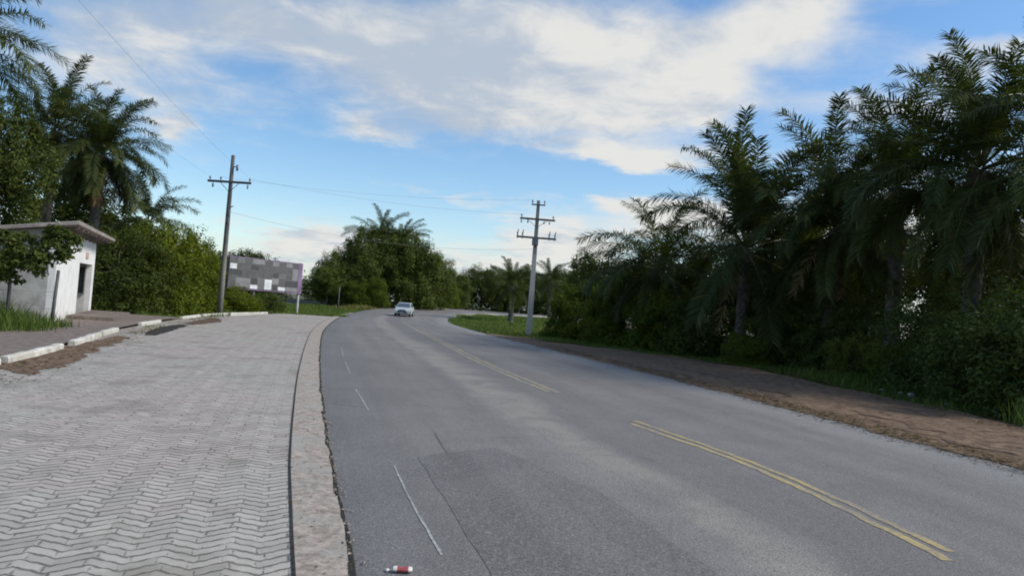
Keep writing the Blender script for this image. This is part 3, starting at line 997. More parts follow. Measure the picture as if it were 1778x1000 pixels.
plant('dark_a', 'broadleaf_tree', 5.6, 48.5, (0.72, 0.8, 0.76), 0.4, 'dark round tree left of the drooping right-hand palm, nearest the grass island', 'tree')
plant('broad_a', 'broadleaf_tree', 9.6, 47, (0.8, 0.8, 0.8), 1.2, 'green tree behind the drooping palm on the right roadside', 'tree')
plant('dark_a', 'broadleaf_tree', 16.7, 42, 0.95, 2.2, 'dark tree crown filling in behind the spreading palm', 'tree')
plant('broad_b', 'broadleaf_tree', 16.4, 37, 1.0, 3.4, 'dense dark tree behind the shaggy palm on the right', 'tree')
plant('airy', 'broadleaf_tree', 20.3, 33, 1.0, 0.9, 'fine-leaved airy tree showing specks of sky below the tallest palm', 'tree')
plant('airy', 'broadleaf_tree', 19.6, 27, 0.98, 2.9, 'fine-leaved airy tree at the right edge behind the tallest palm', 'tree')
plant('shrub_b', 'roadside_shrub', 4.1, 46.5, (1.05, 1.0, 1.15), 0.3, 'small green shrub at the edge of the grass island, right of the far utility pole', 'shrub')
plant('shrub_b', 'roadside_shrub', 6.2, 41.5, (1.0, 1.0, 1.12), 1.9, 'yellowish-green shrub below the dark round tree on the right roadside', 'shrub')
plant('shrub_b', 'roadside_shrub', 7.9, 38.3, (0.95, 0.95, 1.12), 2.8, 'light green bush directly under the drooping palm', 'shrub')
plant('shrub_a', 'roadside_shrub', 9.3, 36.2, (0.95, 0.95, 0.95), 0.7, 'dark green bush left of the trunk of the spreading palm', 'shrub')
plant('shrub_a', 'roadside_shrub', 12.3, 32.2, (0.9, 0.9, 0.80), 4.1, 'low dark bush right of the trunk of the spreading palm', 'shrub')
plant('shrub_a', 'roadside_shrub', 13.9, 33.6, (1.1, 1.1, 1.35), 2.2, 'tall dark bush close behind the trunk of the spreading palm, on its right', 'shrub')
plant('shrub_c', 'roadside_shrub', 14.4, 30.6, (1.0, 1.0, 1.3), 0.9, 'tall dark bush around the trunk of the shaggy palm', 'shrub')
plant('shrub_c', 'roadside_shrub', 15.9, 25.2, (0.9, 0.9, 1.25), 4.4, 'tall dark bush between the sky gap and the trunk of the tallest palm', 'shrub')
plant('shrub_b', 'roadside_shrub', 10.4, 31.9, (0.6, 0.6, 0.42), 3.3, 'small leafy bush in front of the trunk of the spreading palm', 'shrub')
plant('shrub_a', 'roadside_shrub', 12.6, 26.6, (0.6, 0.6, 0.5), 0.3, 'small bush between the shaggy palm and the sky gap, at the dirt edge', 'shrub')
plant('shrub_b', 'roadside_shrub', 12.9, 24.2, (0.55, 0.55, 0.5), 1.3, 'small light bush left of the big thicket, at the dirt edge', 'shrub')
plant('shrub_c', 'roadside_shrub', 13.6, 29.5, (0.9, 0.9, 0.78), 5.0, 'low dark bush under the shaggy palm beside the dirt shoulder', 'shrub')
plant('shrub_b', 'roadside_shrub', 15.2, 26.2, (0.75, 0.75, 0.55), 2.0, 'low yellow-green bush in the gap where sky shows through', 'shrub')
plant('shrub_c', 'roadside_shrub', 12.9, 21.8, (0.86, 0.9, 1.0), 0.8, 'leafy bush at the left end of the big thicket by the dirt shoulder', 'shrub')
plant('shrub_c', 'roadside_shrub', 13.2, 19.0, (1.0, 1.0, 1.08), 3.1, 'broad dense bush with layered branches in the middle of the thicket by the dirt shoulder', 'shrub')
plant('shrub_c', 'roadside_shrub', 12.9, 16.4, (1.0, 1.0, 1.12), 1.5, 'dense bush at the right edge above the green grass clump', 'shrub')
plant('shrub_a', 'roadside_shrub', 15.6, 22.5, (1.1, 1.1, 1.2), 5.6, 'dark bush behind the thicket at the foot of the tallest palm', 'shrub')

plant('dark_a', 'broadleaf_tree', 16.0, 53, (0.9, 0.9, 0.62), 0.3, 'low dark tree closing the gap behind the trunk of the spreading palm', 'tree')
plant('far_b', 'broadleaf_tree', 24.5, 38.5, (0.8, 0.8, 0.85), 1.3, 'low dense tree far behind the palms, left of the sky gap on the right', 'tree')
plant('far_a', 'broadleaf_tree', 19.3, 47, (0.95, 0.95, 0.9), 2.6, 'dense tree far behind the dark shaggy palm', 'tree')
plant('dark_a', 'broadleaf_tree', 12.6, 46, (0.95, 0.95, 0.9), 5.1, 'dark tree behind the trunk of the spreading palm', 'tree')
plant('far_b', 'broadleaf_tree', 22.2, 28.5, (0.72, 0.72, 0.75), 4.0, 'low dense tree behind the thicket below the tallest palm', 'tree')
plant('far_a', 'broadleaf_tree', 19.0, 21.0, (0.62, 0.62, 0.66), 5.2, 'low dense tree behind the thicket at the right edge', 'tree')

# ------------------------------------------------------------------ the mound of trees straight ahead
GM = 'trees of the mound beyond the bend'
plant('far_b', 'broadleaf_tree', -22.6, 91, (0.62, 0.62, 0.56), 0.2, 'low dark tree at the left foot of the mound, nearest the billboard', 'tree', GM)
plant('far_a', 'broadleaf_tree', -20.6, 94, (0.85, 0.85, 0.84), 1.1, 'dark tree on the left shoulder of the mound below the palm tops', 'tree', GM)
plant('far_b', 'broadleaf_tree', -17.9, 97, (1.0, 1.0, 1.15), 2.3, 'large dark green tree in the centre of the mound, under the left palm top', 'tree', GM)
plant('far_a', 'broadleaf_tree', -14.1, 98, (1.05, 1.0, 1.14), 3.5, 'large green tree right of the centre of the mound, above the oncoming car', 'tree', GM)
plant('far_b', 'broadleaf_tree', -11.6, 101, (0.85, 0.85, 0.86), 4.4, 'tree on the right shoulder of the mound, sloping down to the low treeline', 'tree', GM)
plant('far_a', 'broadleaf_tree', -9.6, 117, (0.7, 0.7, 0.66), 5.5, 'smaller tree where the mound meets the low treeline', 'tree', GM)
palm(-18.4, 99, 8.5, 0.95, dict(up=7, mid=16, low=14), 51, 'palm top rising from the left of the mound beyond the bend', 'palms on the mound')
palm(-15.6, 101, 8.2, 0.90, dict(up=6, mid=16, low=14), 52, 'palm top rising from the right of the mound beyond the bend', 'palms on the mound')
GS = 'low bushes at the foot of the mound'
plant('far_c', 'roadside_shrub', -18.9, 90, (0.42, 0.42, 0.36), 0.5, 'dark bush at the foot of the mound beside the thin grey post', 'shrub', GS)
plant('far_c', 'roadside_shrub', -16.9, 91.5, (0.45, 0.45, 0.42), 1.5, 'yellow-green bush at the foot of the mound behind the oncoming car', 'shrub', GS)
plant('far_c', 'roadside_shrub', -12.6, 108, (0.50, 0.45, 0.46), 2.6, 'light green bush at the foot of the mound just right of the oncoming car', 'shrub', GS)
plant('far_c', 'roadside_shrub', -9.8, 114.5, (0.48, 0.48, 0.46), 3.9, 'light green bush at the right foot of the mound by the sandy verge', 'shrub', GS)
GT = 'trees of the low treeline beyond the bend'
plant('far_a', 'broadleaf_tree', -5.2, 131, (1.0, 1.0, 0.93), 0.6, 'tree of the low treeline nearest the mound', 'tree', GT)
plant('far_b', 'broadleaf_tree', -0.6, 134, (0.95, 0.95, 0.86), 1.6, 'tree of the low treeline left of the small island palm', 'tree', GT)
plant('far_a', 'broadleaf_tree', 3.6, 137, (0.95, 0.95, 1.0), 2.7, 'tree of the low treeline directly behind the far utility pole', 'tree', GT)
plant('far_b', 'broadleaf_tree', 8.0, 136, (0.95, 0.95, 1.0), 3.8, 'tree of the low treeline just right of the far utility pole', 'tree', GT)
plant('far_a', 'broadleaf_tree', 12.0, 137, (1.0, 1.0, 1.0), 4.8, 'tree of the low treeline disappearing behind the right-hand bushes', 'tree', GT)
plant('far_b', 'broadleaf_tree', 17.5, 139, (1.0, 1.0, 1.0), 5.5, 'tree at the right end of the low treeline, mostly hidden by the roadside trees', 'tree', GT)
palm(0.1, 82, 4.0, 0.66, dict(up=8, mid=9, low=8, hang=6), 53, 'small dark palm standing in the grass island left of the far utility pole', 'palms at the bend', r=0.3)
palm(5.6, 106, 5.0, 0.72, dict(up=7, mid=9, low=8, hang=6), 54, 'small palm behind the grass island right of the far utility pole', 'palms at the bend')

# ------------------------------------------------------------------ left side: palms, trees and hedge
GL = 'palms behind the white hut'
palm(-27.6, 34.5, 12.0, 1.0, dict(up=6, mid=11, low=13, hang=11, dead=8), 61, 'tallest palm at the top left corner, its fronds entering from the frame edge', GL)
palm(-27.4, 43, 10.2, 0.82, dict(up=6, mid=11, low=12, hang=12, dead=8), 62, 'palm behind the leafy tree, left of the large drooping palm', GL)
palm(-22.9, 40, 8.5, 0.74, dict(up=10, mid=16, low=20, hang=22, dead=16), 63, 'large drooping palm with brown hanging fronds behind the white hut', GL)
palm(-24.0, 48, 5.6, 0.66, dict(up=3, mid=8, low=8, hang=5), 64, 'short palm with arching fronds above the hedge, lowest of the left-hand palms', GL)
plant('bright', 'broadleaf_tree', -25.0, 34.8, (0.86, 0.86, 1.12), 0.6, 'dense green leafy tree rising directly behind the hut roof', 'tree')
plant('broad_b', 'broadleaf_tree', -29.2, 50, 1.0, 1.7, 'green tree between the palm trunks behind the hut', 'tree')
plant('broad_a', 'broadleaf_tree', -28.6, 56, (0.9, 0.9, 0.85), 2.9, 'tree behind the short palm above the hedge', 'tree')
plant('broad_a', 'broadleaf_tree', -25.6, 62, (0.7, 0.7, 0.62), 4.0, 'low tree behind the near utility pole', 'tree')
plant('broad_b', 'broadleaf_tree', -26.4, 73, (0.75, 0.75, 0.68), 5.0, 'low tree showing above the top edge of the billboard', 'tree')
plant('far_a', 'broadleaf_tree', -31, 84, (0.8, 0.8, 0.62), 0.9, 'distant low tree showing between the billboard and the near utility pole', 'tree')
GH = 'bushes of the hedge between hut and billboard'
plant('hedge_c', 'hedge_bush', -19.6, 36.8, (1.1, 1.1, 1.08), 0.4, 'dark bush beside the hut, leftmost of the hedge', 'hedge bush', GH)
plant('hedge_a', 'hedge_bush', -18.7, 39.4, (1.0, 1.0, 1.14), 1.6, 'tall dense bush in the middle of the hedge with a dark shaded base', 'hedge bush', GH)
plant('hedge_b', 'hedge_bush', -18.9, 42.6, (0.98, 0.98, 1.12), 2.7, 'yellow-green bush just left of the near utility pole', 'hedge bush', GH)
plant('hedge_a', 'hedge_bush', -20.3, 46.8, (0.95, 0.95, 0.92), 3.8, 'yellow-green bush directly behind the near utility pole', 'hedge bush', GH)
plant('hedge_b', 'hedge_bush', -19.2, 51.4, (0.85, 0.85, 0.46), 4.9, 'yellow-green bush under the left part of the billboard', 'hedge bush', GH)
plant('shrub_a', 'hedge_bush', -18.4, 55.4, (0.8, 0.8, 0.46), 5.8, 'low darker bush under the right part of the billboard', 'hedge bush', GH)

# ------------------------------------------------------------------ small tree in front of the hut
lumps = [(-2.4, -0.4, 2.0, 0.5, 0.5, 0.4), (-2.3, -0.3, 1.2, 0.45, 0.45, 0.35), (-1.9, 0, 2.55, 0.4, 0.4, 0.2), (-3.1, -0.4, 1.7, 0.5, 0.5, 0.45), (-1.75, -0.3, 1.25, 0.40, 0.40, 0.26), (-1.6, -0.3, 2.0, 0.4, 0.4, 0.3), (-0.9, 0, 1.45, 0.35, 0.35, 0.22), (-1.3, 0.2, 2.5, 0.3, 0.3, 0.2), (0.0, 0, 2.15, 0.40, 0.40, 0.30), (-0.55, -0.1, 2.10, 0.45, 0.45, 0.36), (0.42, 0.1, 2.55, 0.36, 0.36, 0.28), (-1.05, -0.2, 1.85, 0.45, 0.45, 0.34),
         (0.15, 0.2, 2.72, 0.32, 0.32, 0.22), (-0.2, -0.1, 1.75, 0.36, 0.36, 0.24), (-1.35, -0.2, 1.45, 0.36, 0.36, 0.28), (0.5, 0.0, 2.1, 0.24, 0.24, 0.26), (-0.6, 0.1, 2.55, 0.25, 0.25, 0.15)]
V, F = leaf_cloud(lumps, 10500, 0.135, 77, sub=8, elong=0.5, spread=0.55)
lt = empty('young_tree', (-13.05, 20.6, 0.05), 0, label='small leafy tree at the left edge, branches hanging before the grey hut wall', cat='tree')
link('crown', np_mesh('crown', V, F, M_['tree_leaf']), lt)
mb = MB()
mb.tube([(-2.75, 0, -0.1), (-2.8, 0, 0.8), (-2.7, 0, 1.5), (-2.6, 0, 2.1), (-2.5, 0, 2.6)], [0.06, 0.05, 0.045, 0.035, 0.012], 8)
for e in [(-0.55, -.1, 2.1), (0.45, .1, 2.5), (-1.1, -.2, 1.85), (-0.2, -.1, 1.75), (-1.35, -.2, 1.45), (-1.75, -.3, 1.3), (-1.6, -.3, 2.0), (-1.3, .2, 2.45), (-.9, 0, 1.5), (-2.4, -.4, 2.0), (-2.3, -.3, 1.3), (-3.1, -.4, 1.7), (-1.9, 0, 2.5)]:
    mb.tube([(-2.7, 0, 1.45), (e[0] * .5 - 1.3, e[1] * .5, e[2] * .5 + .95), e], [0.032, 0.02, 0.006], 6)
mb.build('trunk', M_['bark'], lt)


# ------------------------------------------------------------------ grass, weeds and litter
def grass(name, pts, n, h, w, seed, mat, spread=0.25, blades=6):
    """blade tufts at random places in a polygon"""
    rg = np.random.default_rng(seed)
    P = np.array(pts, float)
    lo, hi = P.min(0), P.max(0)

    def inside(q):
        r = np.zeros(len(q), bool)
        j = len(P) - 1
        for i in range(len(P)):
            a, b = P[i], P[j]
            with np.errstate(divide='ignore', invalid='ignore'):
                c = ((a[1] > q[:, 1]) != (b[1] > q[:, 1])) & (q[:, 0] < (b[0] - a[0]) * (q[:, 1] - a[1]) / (b[1] - a[1]) + a[0])
            r ^= c
            j = i
        return r
    q = rg.uniform(lo, hi, (n * 6, 2))
    q = q[inside(q)][:n]
    # thin out in soft patches
    f = np.sin(q[:, 0] * 0.9 + 1.3 * np.sin(q[:, 1] * 0.4)) * np.sin(q[:, 1] * 0.7 + 0.8)
    q = q[rg.random(len(q)) < 0.75 + 0.25 * f]
    th = h * rg.uniform(0.45, 1.25, len(q)) * (0.8 + 0.3 * np.sin(q[:, 0] * 1.1 + q[:, 1] * 0.6))
    q = np.repeat(q, blades, 0)
    th = np.repeat(th, blades) * rg.uniform(0.6, 1.15, len(q))
    c = len(q)
    b0 = np.column_stack([q + rg.normal(size=(c, 2)) * spread * 0.4, np.zeros(c)])
    b0[:, 2] = H(b0[:, 1]) - 0.09
    a = rg.uniform(0, 2 * PI, c)
    d = np.column_stack([np.cos(a), np.sin(a), np.zeros(c)])
    sd = np.column_stack([-np.sin(a), np.cos(a), np.zeros(c)]) * w * rg.uniform(0.6, 1.3, (c, 1))
    ln = rg.uniform(0.1, 0.6, (c, 1)) * th[:, None]
    up = np.array([0, 0, 1.0])
    m1 = b0 + up * (th * 0.6)[:, None] + d * ln * 0.35
    tp = b0 + up * th[:, None] + d * ln
    V = np.stack([b0 - sd * .5, b0 + sd * .5, m1 + sd * .4, m1 - sd * .4, tp + sd * 0.05, tp - sd * 0.05], 1).reshape(-1, 3)
    k = np.arange(c)[:, None] * 6
    F = np.vstack([k + np.array([[0, 1, 2, 3]]), k + np.array([[3, 2, 4, 5]])])
    return np_mesh(name, V, F, mat)


def grass_stuff(name, *a, label, cat='grass', **kw):
    link(name, grass(name, *a, **kw), kind='stuff', label=label, cat=cat)


isl = [(-0.9, 44.5), (-3.0, 54), (-5.0, 66), (-6.1, 77), (-6.3, 86), (-4.6, 94), (-1.0, 98), (4, 99), (9, 92), (8, 60), (8, 46), (6, 42), (2.5, 41.5)]
grass_stuff('island_grass', isl, 9000, 0.32, 0.045, 1, M_['grass'], label='green grass of the island in front of the far utility pole', spread=0.5)
grass_stuff('island_grass', [(2.5, 62), (8, 60), (9, 72), (4, 74)], 500, 0.55, 0.06, 2, M_['dry_grass'], label='dry yellowish grass clump right of the far utility pole', spread=0.5)
grass_stuff('verge_grass', [(1.6, 40.2), (4.6, 37.2), (7.4, 33.6), (9.9, 29.6), (13, 30), (10, 37), (7, 42), (3, 44)], 5200, 0.32, 0.03, 3, M_['grass'], label='green grass under the right roadside bushes along the dirt shoulder', spread=0.4)
grass_stuff('verge_grass', [(-22, 53.5), (-17.2, 53.5), (-13.2, 58.5), (-14.7, 66), (-16.0, 75), (-16.6, 86), (-27, 86), (-27, 60)], 9000, 0.30, 0.05, 4, M_['grass'], label='grass verge left of the road below the billboard', spread=0.5)
grass_stuff('verge_grass', [(-16.4, 84), (-16.1, 94), (-13, 106), (-8.5, 114), (-10, 118), (-17, 108), (-20, 92), (-20, 84)], 4200, 0.45, 0.07, 5, M_['dry_grass'], label='yellowish grass at the foot of the mound beyond the bend', spread=0.6)
grass_stuff('weeds', [(-12.7, 17.6), (-12.1, 19.2), (-13.1, 22.2), (-14.2, 23.1), (-18, 21.6), (-16, 15)], 2000, 0.95, 0.026, 6, M_['grass'], label='tall weeds against the grey side wall of the hut', cat='weeds', spread=0.4)
grass_stuff('weeds', [(-14.1, 33.2), (-14.8, 36.5), (-17, 45), (-17.3, 56), (-20, 56), (-19.5, 44), (-17.5, 34.5)], 2200, 0.30, 0.03, 7, M_['grass'], label='weeds along the foot of the hedge behind the kerb', cat='weeds', spread=0.4)
grass_stuff('weeds', [(-11.2, 22.2), (-10.9, 22.0), (-11.6, 24.5), (-12.9, 27.8), (-13.2, 27.6), (-12.0, 24)], 90, 0.18, 0.02, 8, M_['dry_grass'], label='dry weeds on the broken kerb at the damp gutter', cat='weeds', spread=0.3)
grass_stuff('weeds', [(9.9, 17.0), (10.2, 21.6), (10.5, 27), (9.6, 31.5), (13.2, 31), (14.5, 24), (12.5, 17)], 2400, 0.40, 0.03, 9, M_['grass'], label='dark weeds between the right-hand bushes and the dirt shoulder', cat='weeds', spread=0.4)
gt = link('grass_clump', grass('grass_clump', [(10.2, 14.6), (11.3, 16.3), (12.6, 16.0), (12.6, 13.4), (11, 12.6)], 420, 0.62, 0.022, 10, M_['grass'], spread=0.3, blades=9),
          label='tall bright green grass clump at the right edge beside the dirt shoulder', cat='grass clump')

# undergrowth in the shade of the right-hand palms
rg = np.random.default_rng(90)
ul = []
for i in range(34):
    t = rg.random()
    ul.append((float(np.interp(t, [0, .5, 1], [16.8, 15.5, 8.5]) + rg.uniform(-.8, 2.5)), float(np.interp(t, [0, .5, 1], [20, 30, 45]) + rg.uniform(-1, 1)), rg.uniform(.3, .8), 1.2, 1.2, rg.uniform(.5, 0.9)))
V, F = leaf_cloud(ul, 15000, 0.19, 91, sub=10)
link('undergrowth', np_mesh('undergrowth', V, F, M_['dark_leaf']), kind='stuff', label='dark undergrowth between the trunks on the right roadside', cat='undergrowth')
rg = np.random.default_rng(93)
fl = []
for x in np.arange(-62, 46, 4.0):
    y = float(np.interp(x, [-62, -34, -20, -8, 4, 20, 46], [96, 101, 111, 128, 142, 147, 150]))
    fl.append((x + rg.uniform(-1, 1), y + rg.uniform(-2, 2), 1.0 + float(H(y)), 4.2, 2.6, rg.uniform(2.6, 4.2)))
V, F = leaf_cloud(fl, 22000, 0.5, 94, sub=16, inner=0.2)
link('far_thicket', np_mesh('far_thicket', V, F, M_['tree_leaf']), kind='stuff', label='far-off thicket closing the gaps behind the mound and the low treeline', cat='thicket')


def litter(name, pts, n, seed, size, label, z=0.04):
    rg = np.random.default_rng(seed)
    P = np.array(pts, float)
    t = rg.random(n) * (len(P) - 1)
    i = t.astype(int)
    f = (t - i)[:, None]
    q = P[i] * (1 - f) + P[i + 1] * f
    q = q[:, :2] + rg.normal(size=(n, 2)) * q[:, 2:3]
    a = rg.uniform(0, 6.28, n)
    L = size * rg.uniform(0.5, 1.4, (n, 1))
    d = np.column_stack([np.cos(a), np.sin(a), rg.uniform(-.1, .25, n)]) * L
    s = np.column_stack([-np.sin(a), np.cos(a), rg.uniform(-.2, .3, n)]) * L * 0.45
    c = np.column_stack([q, H(q[:, 1]) + z + rg.uniform(0, 0.012, n)])
    V = np.stack([c - d * .5, c + s * .5, c + d * .5 + [0, 0, .004], c - s * .5], 1).reshape(-1, 3)
    link(name, np_mesh(name, V, np.arange(n * 4).reshape(-1, 4), M_['dead_leaf']), kind='stuff', label=label, cat='leaf litter')


litter('leaf_litter', [(-7.4, 10, .35), (-8.2, 12.6, .35), (-9.4, 16.8, .3), (-11.6, 23.5, .3), (-13.6, 31, .4), (-15.3, 38, .4)], 1500, 5, 0.07, 'brown fallen leaves along the white kerb')
litter('leaf_litter', [(10.2, 11, .7), (10.6, 16, .8), (10.6, 22, .9), (10.3, 29, .9), (7.5, 35, .6)], 3200, 6, 0.09, 'brown fallen leaves on the dirt shoulder under the bushes', 0.06)
litter('leaf_litter', [(7.2, 9, .25), (6.3, 13.5, .3), (5.6, 17.6, .3), (4.3, 23.8, .3), (2.2, 33, .3)], 4200, 7, 0.075, 'dark rotten leaves washed against the asphalt edge by the dirt shoulder', 0.05)
litter('leaf_litter', [(-0.9, 3.9, .2), (-1.5, 6, .15), (-2.6, 10, .15), (-4.2, 15, .2)], 130, 8, 0.03, 'specks of dry leaf on the concrete strip by the asphalt', 0.036)


def gravel(name, pts, n, seed, label):
    rg = np.random.default_rng(seed)
    P = np.array(pts, float)
    t = rg.random(n) * (len(P) - 1)
    i = t.astype(int)
    f = (t - i)[:, None]
    q = P[i] * (1 - f) + P[i + 1] * f
    q = q[:, :2] + rg.normal(size=(n, 2)) * q[:, 2:3]
    base = np.array([(0, 0, 1), (1, 0, 0), (0, 1, 0), (-1, 0, 0), (0, -1, 0), (0, 0, -.5)], float)
    F0 = np.array([(0, 1, 2), (0, 2, 3), (0, 3, 4), (0, 4, 1), (5, 2, 1), (5, 3, 2), (5, 4, 3), (5, 1, 4)])
    r = 0.004 + 0.016 * rg.random(n) ** 3
    V = base[None] * rg.uniform(0.6, 1.3, (n, 6, 3)) * r[:, None, None]
    a = rg.uniform(0, 6.28, n)
    c, s_ = np.cos(a)[:, None], np.sin(a)[:, None]
    V = np.stack([V[:, :, 0] * c - V[:, :, 1] * s_, V[:, :, 0] * s_ + V[:, :, 1] * c, V[:, :, 2] * .7], 2)
    V += np.column_stack([q, H(q[:, 1]) + q[:, 0] * 0 + 0.012])[:, None, :]
    F = (np.arange(n)[:, None, None] * 6 + F0[None]).reshape(-1, 3)
    link(name, np_mesh(name, V.reshape(-1, 3), F, M_['gravel']), kind='stuff', label=label, cat='gravel')


M_['gravel'] = grainy('loose_gravel', (0.13, 0.11, 0.09), (0.38, 0.33, 0.28), 9.0)
gravel('gravel', [(7.7, 5, .22), (6.7, 10, .2), (6.05, 14, .2), (5.2, 18, .2), (3.8, 24, .2), (1.5, 33, .2)], 3600, 21, 'loose grit and gravel along the right edge of the asphalt')
gravel('gravel', [(0.1, 1.5, .05), (-0.8, 4.2, .05), (-1.6, 7.1, .05), (-2.4, 10, .05), (-3.75, 15, .06), (-5.9, 23, .07)], 1500, 22, 'loose grit in the angle between the concrete strip and the asphalt')


# pale stones at the edge of the dirt shoulder
def rock(x, y, r, seed, label):
    rg = np.random.default_rng(seed)
    import bmesh
    bm = bmesh.new()
    bmesh.ops.create_icosphere(bm, subdivisions=2, radius=r)
    ph = rg.uniform(0, 6, 6)
    for v in bm.verts:
        k = 1 + 0.18 * math.sin(v.co.x / r * 2.3 + ph[0]) + 0.15 * math.sin(v.co.y / r * 3.1 + ph[1]) + 0.1 * math.sin(v.co.z / r * 4 + ph[2])
        v.co = Vector((v.co.x * k * 1.25, v.co.y * k, v.co.z * k * 0.7))
    me = bpy.data.meshes.new('stone')
    bm.to_mesh(me)
    bm.free()
    me.materials.append(M_['stone'])
    link('stone', me, None, (x, y, 0.035 + r * 0.45), (0, 0, rg.uniform(0, 6)), label=label, cat='stone', group='pale stones at the foot of the bushes')


M_['stone'] = grainy('pale_stone', (0.18, 0.165, 0.145), (0.36, 0.335, 0.295), 12.0)
rock(11.05, 21.7, 0.075, 1, 'pale stone at the foot of the bushes, left of the closely set pair')
rock(11.15, 20.9, 0.07, 2, 'pale stone in the closely set pair, its left one')
rock(11.2, 20.4, 0.085, 3, 'pale stone in the closely set pair, its right one')
rock(11.0, 18.4, 0.06, 4, 'small pale stone alone between the pair and the grass clump')
rock(10.25, 14.5, 0.075, 5, 'flat pale stone below the green grass clump at the right edge')


# ------------------------------------------------------------------ the white hut
def hut():
    A = Vector((-14.51, 23.53))
    d = Vector((-3.26, 7.95)).normalized()              # along the road
    ang = math.atan2(d.y, d.x)
    root = empty('roadside_hut', (A.x, A.y, 0), ang, label='small white rendered hut with an overhanging slab roof beside the sidewalk', cat='hut')
    # local frame: +X along the road away from the camera, +Y away from the road
    LEN, DEP, T = 8.45, 3.9, 0.2
    HF, HB = 3.12, 2.45
    o0, o1, oh = 4.55, 7.85, 2.14                       # the porch opening in the front wall
    w = MB()
    w.box((o0 / 2, T / 2, HF / 2), (o0, T, HF))
    w.box(((o1 + LEN) / 2, T / 2, HF / 2), (LEN - o1, T, HF))
    w.box(((o0 + o1) / 2, T / 2, (oh + HF) / 2), (o1 - o0, T, HF - oh))
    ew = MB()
    for x in (T / 2, LEN - T / 2):                       # end walls with sloping tops
        vs = []
        for xx in (x - T / 2, x + T / 2):
            vs += [(xx, T, 0), (xx, DEP, 0), (xx, DEP, HB), (xx, T, HF - 0.03)]
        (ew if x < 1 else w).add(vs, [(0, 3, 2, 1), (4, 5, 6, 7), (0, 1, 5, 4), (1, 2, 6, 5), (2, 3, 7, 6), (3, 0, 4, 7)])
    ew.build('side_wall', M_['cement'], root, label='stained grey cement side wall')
    w.box((LEN / 2, DEP - T / 2, HB / 2), (LEN - 2 * T, T, HB))
    w.build('wall', M_['white_wall'], root)
    # porch: back wall and cheeks set behind the opening
    p = MB()
    bx = 1.35
    p.box(((o0 + o1) / 2, bx + 0.06, oh / 2 + .03), (o1 - o0 + .2, 0.12, oh + .06))
    p.box((o0 - 0.06, (T + bx) / 2, oh / 2), (0.12, bx - T, oh))
    p.box((o1 + 0.06, (T + bx) / 2, oh / 2), (0.12, bx - T, oh))
    p.box(((o0 + o1) / 2, (T + bx) / 2, oh + 0.07), (o1 - o0 + .24, bx - T, 0.10))
    p.build('porch_wall', M_['grey_render'], root)
    wn = MB().box((o1 - 0.022, 0.46, 1.48), (0.04, 0.46, 1.10)).build('window', M_['dark_glass'], root)
    fr = MB()
    for yq in (0.24, 0.46, 0.68): fr.box((o1 - 0.055, yq, 1.48), (0.03, 0.03, 1.14))
    for z in (0.92, 2.04): fr.box((o1 - 0.06, 0.46, z), (0.05, 0.50, 0.05))
    fr.build('window_frame', M_['steel'], wn)
    MB().box((6.1, -0.016, 2.46), (0.62, 0.03, 0.24)).build('plaque', M_['plaque'], root, bevel=0.006)
    # roof: one pitch, high along the road, with a thick weathered edge
    ov, rv = 0.58, 0.35
    n = 90
    r = MB()
    zf, zb = HF + 0.06, HB + 0.02
    sl = (zb - zf) / (DEP)
    V, F = [], []
    xs = np.linspace(-0.45, LEN + 0.95, n)
    for i, x in enumerate(xs):
        c = 0.022 * math.sin(x * 2 * PI / 0.34)
        for yv in (-ov, DEP + rv):
            z = zf + sl * yv
            V += [(x, yv, z - 0.03), (x, yv, z + 0.085 + c)]
    for i in range(n - 1):
        k, q = i * 4, (i + 1) * 4
        F += [(k + 1, k + 3, q + 3, q + 1), (k, q, q + 2, k + 2), (k, k + 1, q + 1, q), (k + 2, q + 2, q + 3, k + 3)]
    F += [(0, 2, 3, 1), ((n - 1) * 4, (n - 1) * 4 + 1, (n - 1) * 4 + 3, (n - 1) * 4 + 2)]
    r.add(V, F)
    rf = r.build('roof', M_['roof'], root)
    for x in np.linspace(0.1, LEN - 0.1, 9):
        b = MB()
        vs = []
        for xx in (x - 0.04, x + 0.04):
            for yv, dz in ((-ov + 0.06, -0.055), (-ov + 0.06, -0.14), (-0.003, -0.17), (-0.003, -0.055)):
                vs.append((xx, yv, zf + sl * yv + dz))
        b.add(vs, [(0, 1, 2, 3), (7, 6, 5, 4), (0, 4, 5, 1), (1, 5, 6, 2), (2, 6, 7, 3), (3, 7, 4, 0)])
        b.build('rafter', M_['bark'], rf)
    # raised doorstep slab
    s = MB()
    s.box((5.6, -0.75, 0.145), (6.0, 1.48, 0.19))
    s.build('doorstep', M_['sidewalk'], root, bevel=0.02)


M_['cement'] = grainy('stained_cement', (0.30, 0.30, 0.285), (0.52, 0.52, 0.50), 2.2, third=(0.38, 0.37, 0.34))  # shade on the camera-facing end wall is put into this grey
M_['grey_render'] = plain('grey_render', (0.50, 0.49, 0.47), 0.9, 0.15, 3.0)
M_['dark_glass'] = plain('dark_window', (0.02, 0.022, 0.022), 0.2, 0.3, 4.0)
M_['plaque'] = plain('plaque', (0.52, 0.36, 0.33), 0.6, 0.12, 9.0)
hut()

